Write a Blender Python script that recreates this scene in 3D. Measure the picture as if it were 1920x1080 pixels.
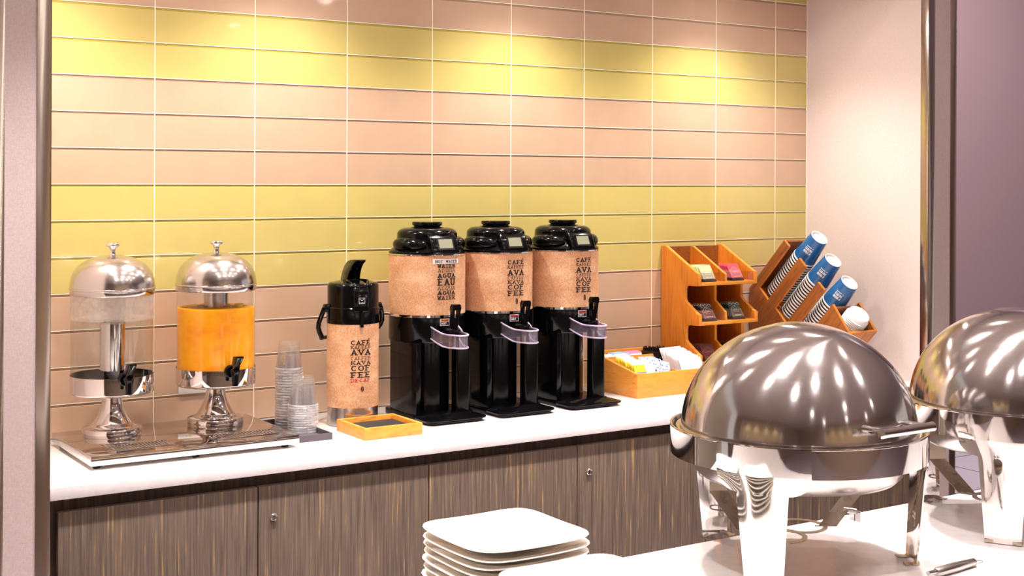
import bpy, bmesh, math, random
from mathutils import Vector, Matrix
random.seed(7)
PI = math.pi
S = bpy.context.scene
COL = S.collection
for o in list(bpy.data.objects):
    bpy.data.objects.remove(o)

# ------------------------------------------------------------------ camera
YAW, ROLL, FPX = 0.577634, 0.004184, 2504.0761
cam_d = bpy.data.cameras.new('camera')
cam_d.sensor_width = 36.0
cam_d.lens = FPX / 1920 * 36
cam_d.shift_y = -201.28 / 1920
cam_d.clip_start = 0.05
cam = bpy.data.objects.new('camera', cam_d)
COL.objects.link(cam)
Fv = Vector((math.sin(YAW), math.cos(YAW), 0))
Rv = Vector((math.cos(YAW), -math.sin(YAW), 0))
Uv = Vector((0, 0, 1))
R2 = Rv * math.cos(ROLL) + Uv * math.sin(ROLL)
U2 = -Rv * math.sin(ROLL) + Uv * math.cos(ROLL)
M = Matrix((R2, U2, -Fv)).transposed().to_4x4()
M.translation = Vector((-1.255797, -3.840449, 1.614408))
cam.matrix_world = M
S.camera = cam
S.view_settings.view_transform = 'Standard'
S.view_settings.look = 'None'
S.view_settings.gamma = 1
S.view_settings.use_curve_mapping = False
S.view_settings.exposure = 0.36
S.cycles.transparent_max_bounces = 48
S.cycles.max_bounces = 12
S.cycles.glossy_bounces = 6
S.cycles.sample_clamp_indirect = 6

# ------------------------------------------------------------------ world and lamps
W = bpy.data.worlds.new('world'); S.world = W; W.use_nodes = True
W.node_tree.nodes['Background'].inputs[0].default_value = (0.47, 0.41, 0.40, 1)
W.node_tree.nodes['Background'].inputs[1].default_value = 1.1  # even glow added as soft fill, standing in for the open lobby
WARM = (1.0, 0.93, 0.84)
NEUT = (1.0, 0.95, 0.95)
CEIL = 2.85
NICHE_LAMPS = [(x, -0.36) for x in (-0.36, 0.36, 1.22, 2.08)]
ROOM_LAMPS = [(x, y) for y in (-1.15, -2.0, -2.9) for x in (-0.4, 0.35, 1.1, 1.85)] + [(x, y) for y in (-4.6, -6.3) for x in (-0.9, 0.9, 2.7)]  # rearmost row is added to light the wall behind the camera
def spot(name, loc, power, size, blend, color, radius, target=None):
    d = bpy.data.lights.new(name, 'SPOT')
    d.energy = power; d.spot_size = math.radians(size); d.spot_blend = blend
    d.color = color; d.shadow_soft_size = radius
    o = bpy.data.objects.new(name, d); COL.objects.link(o); o.location = loc
    if target is not None:
        o.rotation_euler = (Vector(target) - Vector(loc)).to_track_quat('-Z', 'Y').to_euler()
    return o
for x, y in NICHE_LAMPS:
    spot('niche_spot', (x, y, 2.375), 42, 122, 1.0, WARM, 0.03, (x, y + 0.03, 0.9))
for x, y in ROOM_LAMPS:
    p = {-1.15: 150, -2.0: 112, -2.9: 18}.get(y, 50)
    spot('room_spot', (x, y, CEIL - 0.03), p, {-1.15: 66, -2.0: 62, -2.9: 138}.get(y, 110), 0.7, NEUT, 0.04)
spot('return_wall_fill', (1.25, -1.75, CEIL - .03), 20, 50, 0.9, NEUT, 0.04, (2.657, -0.33, 1.55))  # added lamp without a fixture, brightens the linen return wall
spot('corridor_fill', (5.0, -0.35, 3.3), 520, 130, 0.9, (0.98, 0.94, 1.0), 0.08, (5.8, 2.0, 1.3))  # added unseen lamp that lifts the mauve corridor wall

# ------------------------------------------------------------------ materials
def mat(name, col=(0.8, 0.8, 0.8), rough=0.5, metal=0.0, coat=0.0, coat_r=0.05, spec=0.5):
    m = bpy.data.materials.new(name); m.use_nodes = True
    b = m.node_tree.nodes['Principled BSDF']
    b.inputs['Base Color'].default_value = (*col, 1)
    b.inputs['Roughness'].default_value = rough
    b.inputs['Metallic'].default_value = metal
    b.inputs['Coat Weight'].default_value = coat
    b.inputs['Coat Roughness'].default_value = coat_r
    b.inputs['Specular IOR Level'].default_value = spec
    return m
def srgb(r, g, b):
    f = lambda c: ((c / 255 + 0.055) / 1.055) ** 2.4 if c > 10 else c / 255 / 12.92
    return (f(r), f(g), f(b))
def N(m, kind, **kw):
    n = m.node_tree.nodes.new(kind)
    for k, v in kw.items():
        if k.startswith('i_'):
            n.inputs[k[2:].replace('_', ' ')].default_value = v
        else:
            setattr(n, k, v)
    return n
def L(m, a, ao, b, bi): m.node_tree.links.new(a.outputs[ao], b.inputs[bi])
def coords(m, scale, out='Object', loc_rand=False):
    tc = N(m, 'ShaderNodeTexCoord'); mp = N(m, 'ShaderNodeMapping')
    mp.inputs['Scale'].default_value = scale
    L(m, tc, out, mp, 'Vector')
    if loc_rand:
        oi = N(m, 'ShaderNodeObjectInfo'); ml = N(m, 'ShaderNodeMath', operation='MULTIPLY'); ml.inputs[1].default_value = 31
        L(m, oi, 'Random', ml, 0); cx = N(m, 'ShaderNodeCombineXYZ'); L(m, ml, 0, cx, 0); L(m, ml, 0, cx, 2)
        L(m, cx, 0, mp, 'Location')
    return mp
def ramp(m, stops):
    r = N(m, 'ShaderNodeValToRGB')
    e = r.color_ramp.elements
    e[0].position, e[0].color = stops[0][0], (*stops[0][1], 1)
    e[1].position, e[1].color = stops[1][0], (*stops[1][1], 1)
    for p, c in stops[2:]:
        k = e.new(p); k.color = (*c, 1)
    return r
def noise_col(m, scale, stops, nscale=1.0, detail=4, rand=False, dist=0.0, rough=0.55):
    b = m.node_tree.nodes['Principled BSDF']
    mp = coords(m, scale, loc_rand=rand)
    nz = N(m, 'ShaderNodeTexNoise', i_Scale=nscale, i_Detail=detail, i_Distortion=dist, i_Roughness=rough)
    L(m, mp, 0, nz, 'Vector')
    r = ramp(m, stops); L(m, nz, 'Fac', r, 'Fac'); L(m, r, 'Color', b, 'Base Color')
    return nz, r
def bump(m, src, out, strength, dist=0.001):
    b = m.node_tree.nodes['Principled BSDF']
    bp = N(m, 'ShaderNodeBump', i_Strength=strength, i_Distance=dist)
    L(m, src, out, bp, 'Height'); L(m, bp, 'Normal', b, 'Normal')

def tile_mat(name, c):
    m = mat(name, c, 0.16, coat=0.6, coat_r=0.04, spec=0.5)
    c2 = tuple(v * 0.93 for v in c)
    nz, r = noise_col(m, (9, 9, 9), [(0.3, c2), (0.7, c)], rand=True)
    mp = coords(m, (420, 420, 420)); n2 = N(m, 'ShaderNodeTexNoise', i_Scale=1.0, i_Detail=2)
    L(m, mp, 0, n2, 'Vector'); bump(m, n2, 'Fac', 0.03, 0.0004)
    return m
M_YEL = tile_mat('yellow_glass_tile', srgb(204, 187, 115))
M_PNK = tile_mat('pink_glass_tile', srgb(200, 168, 143))
M_YEL_E = mat('yellow_tile_edge', srgb(176, 160, 76), 0.2, coat=0.5)
M_PNK_E = mat('pink_tile_edge', srgb(166, 134, 112), 0.2, coat=0.5)
M_GROUT = mat('pale_grout', srgb(250, 246, 225), 0.6)

def linen(name, c1, c2):
    m = mat(name, c1, 0.75)
    mpa = coords(m, (1300, 1300, 120)); na = N(m, 'ShaderNodeTexNoise', i_Scale=1.0, i_Detail=2); L(m, mpa, 0, na, 'Vector')
    mpb = coords(m, (120, 120, 1300)); nb = N(m, 'ShaderNodeTexNoise', i_Scale=1.0, i_Detail=2); L(m, mpb, 0, nb, 'Vector')
    ad = N(m, 'ShaderNodeMath', operation='ADD'); L(m, na, 'Fac', ad, 0); L(m, nb, 'Fac', ad, 1)
    hf = N(m, 'ShaderNodeMath', operation='MULTIPLY'); hf.inputs[1].default_value = 0.5; L(m, ad, 0, hf, 0)
    r = ramp(m, [(0.30, c2), (0.66, c1)]); L(m, hf, 0, r, 'Fac')
    L(m, r, 'Color', m.node_tree.nodes['Principled BSDF'], 'Base Color')
    bump(m, hf, 0, 0.25, 0.0006)
    return m
M_LINEN = linen('linen_wallcovering', srgb(238, 224, 219), srgb(216, 196, 190))
M_LINEN_D = linen('linen_pilaster', srgb(216, 196, 192), srgb(186, 164, 160))
M_MAUVE = linen('mauve_wallcovering', srgb(132, 108, 110), srgb(116, 93, 95))
M_ROOM = mat('beige_paint', srgb(172, 148, 130), 0.7)
M_CEIL = mat('ceiling_paint', srgb(205, 192, 188), 0.8)
M_FLOOR = mat('lavender_floor_tile', srgb(178, 166, 174), 0.35)
M_QUARTZ = mat('white_quartz', srgb(238, 230, 226), 0.22, coat=0.3)
noise_col(M_QUARTZ, (1, 1, 1), [(0.3, srgb(234, 226, 224)), (0.7, srgb(243, 238, 235))], nscale=40)
def steel(name, col, rough, brush=(0, 0, 0), var=0.05, bstr=0.0):
    m = mat(name, col, rough, metal=1.0)
    b = m.node_tree.nodes['Principled BSDF']
    mp = coords(m, brush if any(brush) else (30, 30, 30))
    nz = N(m, 'ShaderNodeTexNoise', i_Scale=1.0, i_Detail=4); L(m, mp, 0, nz, 'Vector')
    mr = N(m, 'ShaderNodeMapRange'); mr.inputs['To Min'].default_value = max(0.01, rough - var); mr.inputs['To Max'].default_value = rough + var
    L(m, nz, 'Fac', mr, 'Value'); L(m, mr, 0, b, 'Roughness')
    if bstr: bump(m, nz, 'Fac', bstr, 0.0003)
    return m
M_MIRROR = steel('polished_steel', (0.72, 0.68, 0.66), 0.05, var=0.03)
M_DOME = steel('dome_steel', (0.62, 0.58, 0.56), 0.125, brush=(8, 8, 260), var=0.03, bstr=0.015)
_b = M_DOME.node_tree.nodes['Principled BSDF']; _b.inputs['Anisotropic'].default_value = 0.78; _b.inputs['Anisotropic Rotation'].default_value = 0.25
_t = N(M_DOME, 'ShaderNodeTangent', direction_type='RADIAL', axis='Z'); L(M_DOME, _t, 0, _b, 'Tangent')
M_LID = steel('lid_steel', (0.66, 0.62, 0.60), 0.2, brush=(8, 8, 200), var=0.05)
M_SATIN = steel('brushed_steel', (0.62, 0.57, 0.54), 0.24, brush=(200, 200, 4), var=0.08)
M_TRIM = steel('bronze_steel_trim', (0.55, 0.47, 0.41), 0.22, brush=(5, 5, 5), var=0.03)
M_TRAY = steel('tray_steel', (0.70, 0.66, 0.63), 0.07, var=0.03)
M_DSTEEL = steel('worn_steel', (0.42, 0.35, 0.28), 0.28, var=0.1)
M_CHROME = mat('chrome', (0.8, 0.8, 0.8), 0.05, metal=1)

def wood(name, scale, stops, rough=0.45, coat=0.15, nscale=1.0, dist=0.6, bs=0.15, rot=0):
    m = mat(name, stops[0][1], rough, coat=coat, coat_r=0.2)
    nz, r = noise_col(m, scale, stops, nscale=nscale, detail=6, rand=True, dist=dist)
    for nd in m.node_tree.nodes:
        if rot and nd.type == 'MAPPING': nd.vector_type = 'TEXTURE'; nd.inputs['Scale'].default_value = tuple(1 / v for v in scale); nd.inputs['Rotation'].default_value = (rot, 0, 0)
    bump(m, nz, 'Fac', bs, 0.0008)
    return m
M_VENEER = wood('dark_wood_veneer', (170, 170, 4.5), [(0.26, srgb(66, 52, 44)), (0.5, srgb(102, 86, 74)), (0.60, srgb(112, 94, 78)), (0.69, srgb(172, 138, 82))], 0.5, 0.1, dist=0.5)
M_VENEER_D = wood('dark_wood_rail', (90, 90, 3), [(0.3, srgb(30, 20, 15)), (0.7, srgb(80, 56, 38))], 0.5, 0.1, dist=0.3)
M_PINE = wood('honey_pine', (9, 9, 40), [(0.3, srgb(214, 132, 40)), (0.55, srgb(226, 150, 56)), (0.75, srgb(176, 98, 26))], 0.5, dist=1.4)
M_PINE_V = wood('orange_pine_upright', (60, 60, 5), [(0.3, srgb(196, 106, 22)), (0.55, srgb(214, 128, 34)), (0.78, srgb(142, 70, 16))], 0.45, dist=0.8)
M_WALNUT = wood('red_brown_wood', (60, 120, 7), [(0.3, srgb(104, 54, 20)), (0.55, srgb(146, 82, 32)), (0.75, srgb(84, 40, 16))], 0.42, dist=.8, rot=.77)
M_WALNUT2 = wood('orange_brown_wood', (60, 100, 8), [(0.3, srgb(190, 104, 30)), (0.55, srgb(210, 126, 40)), (0.75, srgb(150, 76, 20))], 0.42, dist=.8, rot=.77)
M_WEDGE = mat('sawn_wood_edge', srgb(236, 184, 92), 0.6)
M_BLACK = mat('glossy_black_plastic', (0.002, 0.002, 0.0025), 0.13, coat=0.0, spec=0.22)
M_SATB = mat('satin_black_plastic', (0.008, 0.008, 0.009), 0.3)
M_GREYP = mat('dark_grey_tray', srgb(84, 76, 82), 0.5)
M_LCD = mat('grey_display', srgb(150, 150, 128), 0.2, coat=0.5)
M_RUB = mat('black_rubber', (0.012, 0.012, 0.013), 0.6)
M_INK = mat('black_print', srgb(36, 20, 18), 0.7)
M_RED = mat('red_print', srgb(196, 40, 40), 0.7)
M_BEAN = mat('dark_red_print', srgb(84, 24, 18), 0.7)
M_WHITE = mat('white_print', srgb(240, 240, 238), 0.6)
M_ORNG = mat('orange_print', srgb(228, 128, 40), 0.6)
M_CERAM = mat('white_ceramic', srgb(246, 240, 232), 0.14, coat=0.5)
M_PAPERW = mat('white_paper', srgb(246, 240, 240), 0.7)
M_CUPB = mat('blue_cup_print', srgb(24, 92, 150), 0.35, coat=0.25)
M_CUPSHADE = mat('shaded_cup_wall', srgb(18, 18, 26), 0.5)  # blue cup wall with the shade between nested rims painted in
M_CUPW = mat('white_cup_paper', srgb(244, 242, 240), 0.5)
M_LIDP = mat('white_lid_plastic', srgb(246, 244, 242), 0.3, coat=0.2)

m = M_BURLAP = mat('burlap_wrap', srgb(206, 150, 108), 0.8)
mpa = coords(m, (260, 260, 700)); na = N(m, 'ShaderNodeTexNoise', i_Scale=1.0, i_Detail=3); L(m, mpa, 0, na, 'Vector')
mpb = coords(m, (620, 620, 160)); nb = N(m, 'ShaderNodeTexNoise', i_Scale=1.0, i_Detail=3); L(m, mpb, 0, nb, 'Vector')
ad = N(m, 'ShaderNodeMath', operation='ADD'); L(m, na, 'Fac', ad, 0); L(m, nb, 'Fac', ad, 1)
hf = N(m, 'ShaderNodeMath', operation='MULTIPLY'); hf.inputs[1].default_value = 0.5; L(m, ad, 0, hf, 0)
mpc = coords(m, (14, 14, 22)); nc = N(m, 'ShaderNodeTexNoise', i_Scale=1.0, i_Detail=2); L(m, mpc, 0, nc, 'Vector')
mx0 = N(m, 'ShaderNodeMath', operation='MULTIPLY_ADD'); mx0.inputs[1].default_value = 0.35; L(m, nc, 'Fac', mx0, 0); L(m, hf, 0, mx0, 2)
r = ramp(m, [(0.46, srgb(112, 62, 36)), (0.56, srgb(196, 136, 94)), (0.70, srgb(214, 160, 118)), (0.84, srgb(238, 200, 164))]); L(m, mx0, 0, r, 'Fac')
L(m, r, 'Color', m.node_tree.nodes['Principled BSDF'], 'Base Color')

def thin_clear(name, tint, gloss=0.9, mixmin=0.05, rough=0.03, haze=0.0, haze_col=(1, 1, 1)):
    m = bpy.data.materials.new(name); m.use_nodes = True
    nt = m.node_tree; nt.nodes.clear()
    out = nt.nodes.new('ShaderNodeOutputMaterial')
    tr = nt.nodes.new('ShaderNodeBsdfTransparent'); tr.inputs[0].default_value = (*tint, 1)
    gl = nt.nodes.new('ShaderNodeBsdfGlossy'); gl.inputs['Roughness'].default_value = rough
    gl.inputs[0].default_value = (gloss, gloss, gloss, 1)
    fr = nt.nodes.new('ShaderNodeLayerWeight'); fr.inputs[0].default_value = 0.5
    pw = nt.nodes.new('ShaderNodeMath'); pw.operation = 'POWER'; pw.inputs[1].default_value = 4.5
    nt.links.new(fr.outputs['Facing'], pw.inputs[0])
    ad = nt.nodes.new('ShaderNodeMath'); ad.operation = 'MULTIPLY_ADD'; ad.inputs[1].default_value = 0.6; ad.inputs[2].default_value = mixmin + 0.03; ad.use_clamp = True
    nt.links.new(pw.outputs[0], ad.inputs[0])
    mx = nt.nodes.new('ShaderNodeMixShader')
    nt.links.new(ad.outputs[0], mx.inputs[0]); nt.links.new(tr.outputs[0], mx.inputs[1]); nt.links.new(gl.outputs[0], mx.inputs[2])
    last = mx
    if haze:
        df = nt.nodes.new('ShaderNodeBsdfDiffuse'); df.inputs[0].default_value = (*haze_col, 1)
        m2 = nt.nodes.new('ShaderNodeMixShader')
        tc = nt.nodes.new('ShaderNodeTexCoord'); nz = nt.nodes.new('ShaderNodeTexNoise'); nz.inputs['Scale'].default_value = 22; nz.inputs['Detail'].default_value = 5
        nt.links.new(tc.outputs['Object'], nz.inputs['Vector'])
        mr = nt.nodes.new('ShaderNodeMapRange'); mr.inputs['From Min'].default_value = 0.3; mr.inputs['From Max'].default_value = 0.7
        mr.inputs['To Min'].default_value = haze * 0.3; mr.inputs['To Max'].default_value = haze
        nt.links.new(nz.outputs['Fac'], mr.inputs['Value']); nt.links.new(mr.outputs[0], m2.inputs[0])
        nt.links.new(mx.outputs[0], m2.inputs[1]); nt.links.new(df.outputs[0], m2.inputs[2])
        last = m2
    nt.links.new(last.outputs[0], out.inputs[0])
    return m
M_CLEAR = thin_clear('clear_tank_plastic', (0.96, 0.96, 0.96), mixmin=0.0)
M_FROST = thin_clear('misted_tank_plastic', (0.97, 0.97, 0.97), mixmin=0.0, haze=0.42, haze_col=(0.86, 0.80, 0.75))
M_CUPC = thin_clear('clear_cup_plastic', (0.975, 0.975, 0.98), mixmin=0.02, haze=0.035)
M_CUPR = thin_clear('clear_cup_rim', (0.85, 0.85, 0.87), mixmin=0.22, haze=0.4)
M_ACRYL = thin_clear('acrylic_front', (0.92, 0.92, 0.92), mixmin=0.04)
M_GUARD = thin_clear('lilac_clear_plastic', (0.90, 0.86, 0.92), mixmin=0.07, haze=0.09, haze_col=(0.66, 0.56, 0.70))
M_GEDGE = thin_clear('lilac_plastic_edge', (0.80, 0.72, 0.84), mixmin=0.25, haze=0.75, haze_col=(0.62, 0.52, 0.68))
M_WATER = thin_clear('water', (0.93, 0.94, 0.93), mixmin=0.0)
M_JUICE = mat('orange_juice', srgb(255, 160, 0), 0.35)
b = M_JUICE.node_tree.nodes['Principled BSDF']
b.inputs['Subsurface Weight'].default_value = 0.6; b.inputs['Subsurface Radius'].default_value = (0.05, 0.03, 0.01); b.inputs['Subsurface Scale'].default_value = 1.0
noise_col(M_JUICE, (16, 16, 30), [(0.25, srgb(238, 134, 0)), (0.5, srgb(255, 165, 4)), (0.8, srgb(255, 182, 20))], detail=3)

# ------------------------------------------------------------------ mesh helpers
class MB:
    def __init__(s): s.v = []; s.f = []; s.m = []
    def add(s, vs, fs, mi=0):
        o = len(s.v); s.v += [tuple(p) for p in vs]
        s.f += [tuple(o + i for i in f) for f in fs]; s.m += [mi] * len(fs); return s
    def box(s, x0, x1, y0, y1, z0, z1, mi=0, T=None):
        vs = [(x, y, z) for z in (z0, z1) for y in (y0, y1) for x in (x0, x1)]
        if T: vs = [T(p) for p in vs]
        return s.add(vs, [(0, 2, 3, 1), (4, 5, 7, 6), (0, 1, 5, 4), (1, 3, 7, 5), (3, 2, 6, 7), (2, 0, 4, 6)], mi)
    def prism(s, poly, a0, a1, fn, mi=0, mi_side=None):
        n = len(poly)
        vs = [fn(u, v, a0) for u, v in poly] + [fn(u, v, a1) for u, v in poly]
        s.add(vs, [tuple(reversed(range(n))), tuple(range(n, 2 * n))], mi)
        o = len(s.v) - 2 * n
        fs = [(o + i, o + (i + 1) % n, o + n + (i + 1) % n, o + n + i) for i in range(n)]
        s.f += fs; s.m += [mi if mi_side is None else mi_side] * n; return s
    def lathe(s, prof, seg=48, c=(0, 0), a0=0.0, a1=2 * PI, mi=0, T=None, mis=None):
        full = abs(a1 - a0 - 2 * PI) < 1e-6
        na = seg if full else seg + 1
        vs = []
        for r, z in prof:
            for i in range(na):
                a = a0 + (a1 - a0) * i / seg
                p = (c[0] + r * math.cos(a), c[1] + r * math.sin(a), z)
                vs.append(T(p) if T else p)
        o = len(s.v); s.v += vs
        for j in range(len(prof) - 1):
            for i in range(seg):
                k = (i + 1) % na if full else i + 1
                s.f.append((o + j * na + i, o + j * na + k, o + (j + 1) * na + k, o + (j + 1) * na + i))
                s.m.append(mis[j] if mis else mi)
        return s
    def tube(s, path, r, seg=12, mi=0, caps=True, flat=1.0):
        path = [Vector(p) for p in path]; n = len(path)
        rr = r if isinstance(r, (list, tuple)) else [r] * n
        o = len(s.v); up = None
        for i, p in enumerate(path):
            d = (path[min(i + 1, n - 1)] - path[max(i - 1, 0)]).normalized()
            if up is None:
                up = Vector((0, 0, 1)) if abs(d.z) < 0.9 else Vector((1, 0, 0))
            x = d.cross(up).normalized(); y = x.cross(d).normalized(); up = y
            for k in range(seg):
                a = 2 * PI * k / seg
                s.v.append(tuple(p + x * math.cos(a) * rr[i] + y * math.sin(a) * rr[i] * flat))
        for i in range(n - 1):
            for k in range(seg):
                k2 = (k + 1) % seg
                s.f.append((o + i * seg + k, o + i * seg + k2, o + (i + 1) * seg + k2, o + (i + 1) * seg + k)); s.m.append(mi)
        if caps:
            s.f.append(tuple(o + k for k in reversed(range(seg)))); s.m.append(mi)
            s.f.append(tuple(o + (n - 1) * seg + k for k in range(seg))); s.m.append(mi)
        return s
    def sheet(s, rows, thick=0.0, nrm=None, mi=0):
        """grid of points -> sheet; thick along -nrm(p)"""
        nr, nc = len(rows), len(rows[0])
        o = len(s.v)
        for rw in rows: s.v += [tuple(p) for p in rw]
        q = lambda i, j: o + i * nc + j
        for i in range(nr - 1):
            for j in range(nc - 1):
                s.f.append((q(i, j), q(i, j + 1), q(i + 1, j + 1), q(i + 1, j))); s.m.append(mi)
        if thick:
            o2 = len(s.v)
            for rw in rows: s.v += [tuple(Vector(p) - nrm(p) * thick) for p in rw]
            w = lambda i, j: o2 + i * nc + j
            for i in range(nr - 1):
                for j in range(nc - 1):
                    s.f.append((w(i, j), w(i + 1, j), w(i + 1, j + 1), w(i, j + 1))); s.m.append(mi)
            for i in range(nr - 1):
                s.f.append((q(i, 0), q(i + 1, 0), w(i + 1, 0), w(i, 0))); s.m.append(mi)
                s.f.append((q(i, nc - 1), w(i, nc - 1), w(i + 1, nc - 1), q(i + 1, nc - 1))); s.m.append(mi)
            for j in range(nc - 1):
                s.f.append((q(0, j), w(0, j), w(0, j + 1), q(0, j + 1))); s.m.append(mi)
                s.f.append((q(nr - 1, j), q(nr - 1, j + 1), w(nr - 1, j + 1), w(nr - 1, j))); s.m.append(mi)
        return s
    def build(s, name, mats, parent=None, bevel=0.0, bseg=2, smooth=True, angle=38, fix=True, kind=None, label=None):
        me = bpy.data.meshes.new(name)
        me.from_pydata(s.v, [], s.f)
        if not isinstance(mats, (list, tuple)): mats = [mats]
        for mm in mats: me.materials.append(mm)
        for p, mi in zip(me.polygons, s.m): p.material_index = min(mi, len(mats) - 1)
        if fix or bevel:
            bm = bmesh.new(); bm.from_mesh(me)
            bmesh.ops.remove_doubles(bm, verts=bm.verts, dist=1e-6)
            bmesh.ops.recalc_face_normals(bm, faces=bm.faces)
            if bevel:
                es = [e for e in bm.edges if len(e.link_faces) == 2 and e.calc_face_angle(0) > math.radians(30)]
                bmesh.ops.bevel(bm, geom=es, offset=bevel, segments=bseg, affect='EDGES', profile=0.5, clamp_overlap=True)
            bm.to_mesh(me); bm.free()
        if smooth:
            for p in me.polygons: p.use_smooth = True
            me.set_sharp_from_angle(angle=math.radians(angle))
        o = bpy.data.objects.new(name, me); COL.objects.link(o)
        if parent: o.parent = parent
        if kind: o['kind'] = kind
        if label: o['label'] = label
        return o
def tag(o, label, cat, group=None):
    o['label'] = label; o['category'] = cat
    if group: o['group'] = group
    return o
def thing(name, label, cat, loc=(0, 0, 0), rz=0, group=None):
    o = bpy.data.objects.new(name, None); COL.objects.link(o)
    o.empty_display_size = 0.05
    o.location = loc; o.rotation_euler = (0, 0, rz)
    return tag(o, label, cat, group)
def copy_tree(o, parent=None):
    c = o.copy(); COL.objects.link(c)
    if parent: c.parent = parent
    for ch in list(o.children): copy_tree(ch, c)
    return c
def struct(o): o['kind'] = 'structure'; return o
XZ = lambda y0: (lambda u, v, a: (u, a, v))
fYZ = lambda u, v, a: (a, u, v)      # polygon in (y,z), extruded along x
fXZ = lambda u, v, a: (u, a, v)      # polygon in (x,z), extruded along y
fXY = lambda u, v, a: (u, v, a)      # polygon in (x,y), extruded along z
def rrect(x0, x1, y0, y1, r, n=6):
    out = []
    for cx, cy, a in ((x1 - r, y1 - r, 0), (x0 + r, y1 - r, PI / 2), (x0 + r, y0 + r, PI), (x1 - r, y0 + r, 1.5 * PI)):
        for i in range(n + 1):
            t = a + PI / 2 * i / n
            out.append((cx + r * math.cos(t), cy + r * math.sin(t)))
    return out
def arc(cx, cy, r, a0, a1, n):
    return [(cx + r * math.cos(a0 + (a1 - a0) * i / n), cy + r * math.sin(a0 + (a1 - a0) * i / n)) for i in range(n + 1)]

# ------------------------------------------------------------------ lettering (slab strokes)
_e = lambda cx, cy, rx, ry, a0, a1, n=10: [(cx + rx * math.cos(math.radians(a0 + (a1 - a0) * i / n)), cy + ry * math.sin(math.radians(a0 + (a1 - a0) * i / n))) for i in range(n + 1)]
GL = {
 'A': [[(.12, 0), (.5, 1), (.88, 0)], [(.27, .34), (.73, .34)]], 'C': [_e(.54, .5, .42, .5, 48, 312)],
 'D': [[(.16, 0), (.16, 1), (.45, 1)] + _e(.45, .5, .43, .5, 90, -90) + [(.16, 0)]],
 'E': [[(.88, 1), (.16, 1), (.16, 0), (.9, 0)], [(.16, .52), (.68, .52)]], 'F': [[(.88, 1), (.16, 1), (.16, 0)], [(.16, .5), (.7, .5)]],
 'G': [_e(.52, .5, .42, .5, 48, 340) + [(.92, .45), (.6, .45)]], 'H': [[(.14, 0), (.14, 1)], [(.86, 0), (.86, 1)], [(.14, .5), (.86, .5)]],
 'K': [[(.16, 0), (.16, 1)], [(.84, 1), (.2, .45)], [(.38, .6), (.88, 0)]], 'O': [_e(.5, .5, .42, .5, 0, 360, 18)],
 'Q': [_e(.5, .5, .42, .5, 0, 360, 18), [(.52, .25), (.9, -.08)]], 'R': [[(.16, 0), (.16, 1), (.5, 1)] + _e(.52, .75, .32, .25, 90, -90) + [(.16, .5)], [(.5, .5), (.88, 0)]],
 'T': [[(.08, 1), (.92, 1)], [(.5, 1), (.5, 0)]], 'U': [[(.14, 1), (.14, .35)] + _e(.5, .35, .36, .35, 180, 360) + [(.86, 1)]],
 'V': [[(.1, 1), (.5, 0), (.9, 1)]], 'W': [[(.04, 1), (.27, 0), (.5, .85), (.73, 0), (.96, 1)]],
 'S': [_e(.5, .74, .34, .26, 30, 270, 10) + _e(.5, .25, .36, .25, 90, -150, 10)], 'B': [[(.16, 0), (.16, 1), (.5, 1)] + _e(.5, .76, .32, .24, 90, -90) + [(.16, .52)], [(.5, .52)] + _e(.52, .26, .36, .26, 90, -90) + [(.16, 0)]],
 'Y': [[(.1, 1), (.5, .5), (.9, 1)], [(.5, .5), (.5, 0)]], 'P': [[(.16, 0), (.16, 1), (.5, 1)] + _e(.52, .73, .34, .27, 90, -90) + [(.16, .46)]],
 'I': [[(.5, 0), (.5, 1)]], 'N': [[(.14, 0), (.14, 1), (.86, 0), (.86, 1)]], 'J': [[(.7, 1), (.7, .3)] + _e(.42, .3, .28, .3, 0, -170)], 'Z': [[(.1, 1), (.88, 1), (.1, 0), (.9, 0)]],
 '4': [[(.7, 0), (.7, 1), (.08, .3), (.95, .3)]],
}
SERIF = {'A': [(.12, 0), (.88, 0)], 'D': [(.08, 1), (.08, 0)], 'E': [(.1, 1), (.1, 0)], 'F': [(.1, 1), (.2, 0)], 'H': [(.14, 0), (.14, 1), (.86, 0), (.86, 1)],
 'K': [(.16, 0), (.16, 1), (.84, 1), (.88, 0)], 'R': [(.1, 1), (.16, 0), (.9, 0)], 'T': [(.5, 0)], 'U': [(.14, 1), (.86, 1)], 'V': [(.1, 1), (.9, 1)],
 'W': [(.06, 1), (.94, 1)], 'P': [(.16, 0)], 'N': [(.14, 0), (.14, 1), (.86, 1)], 'I': [(.5, 0), (.5, 1)]}
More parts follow.
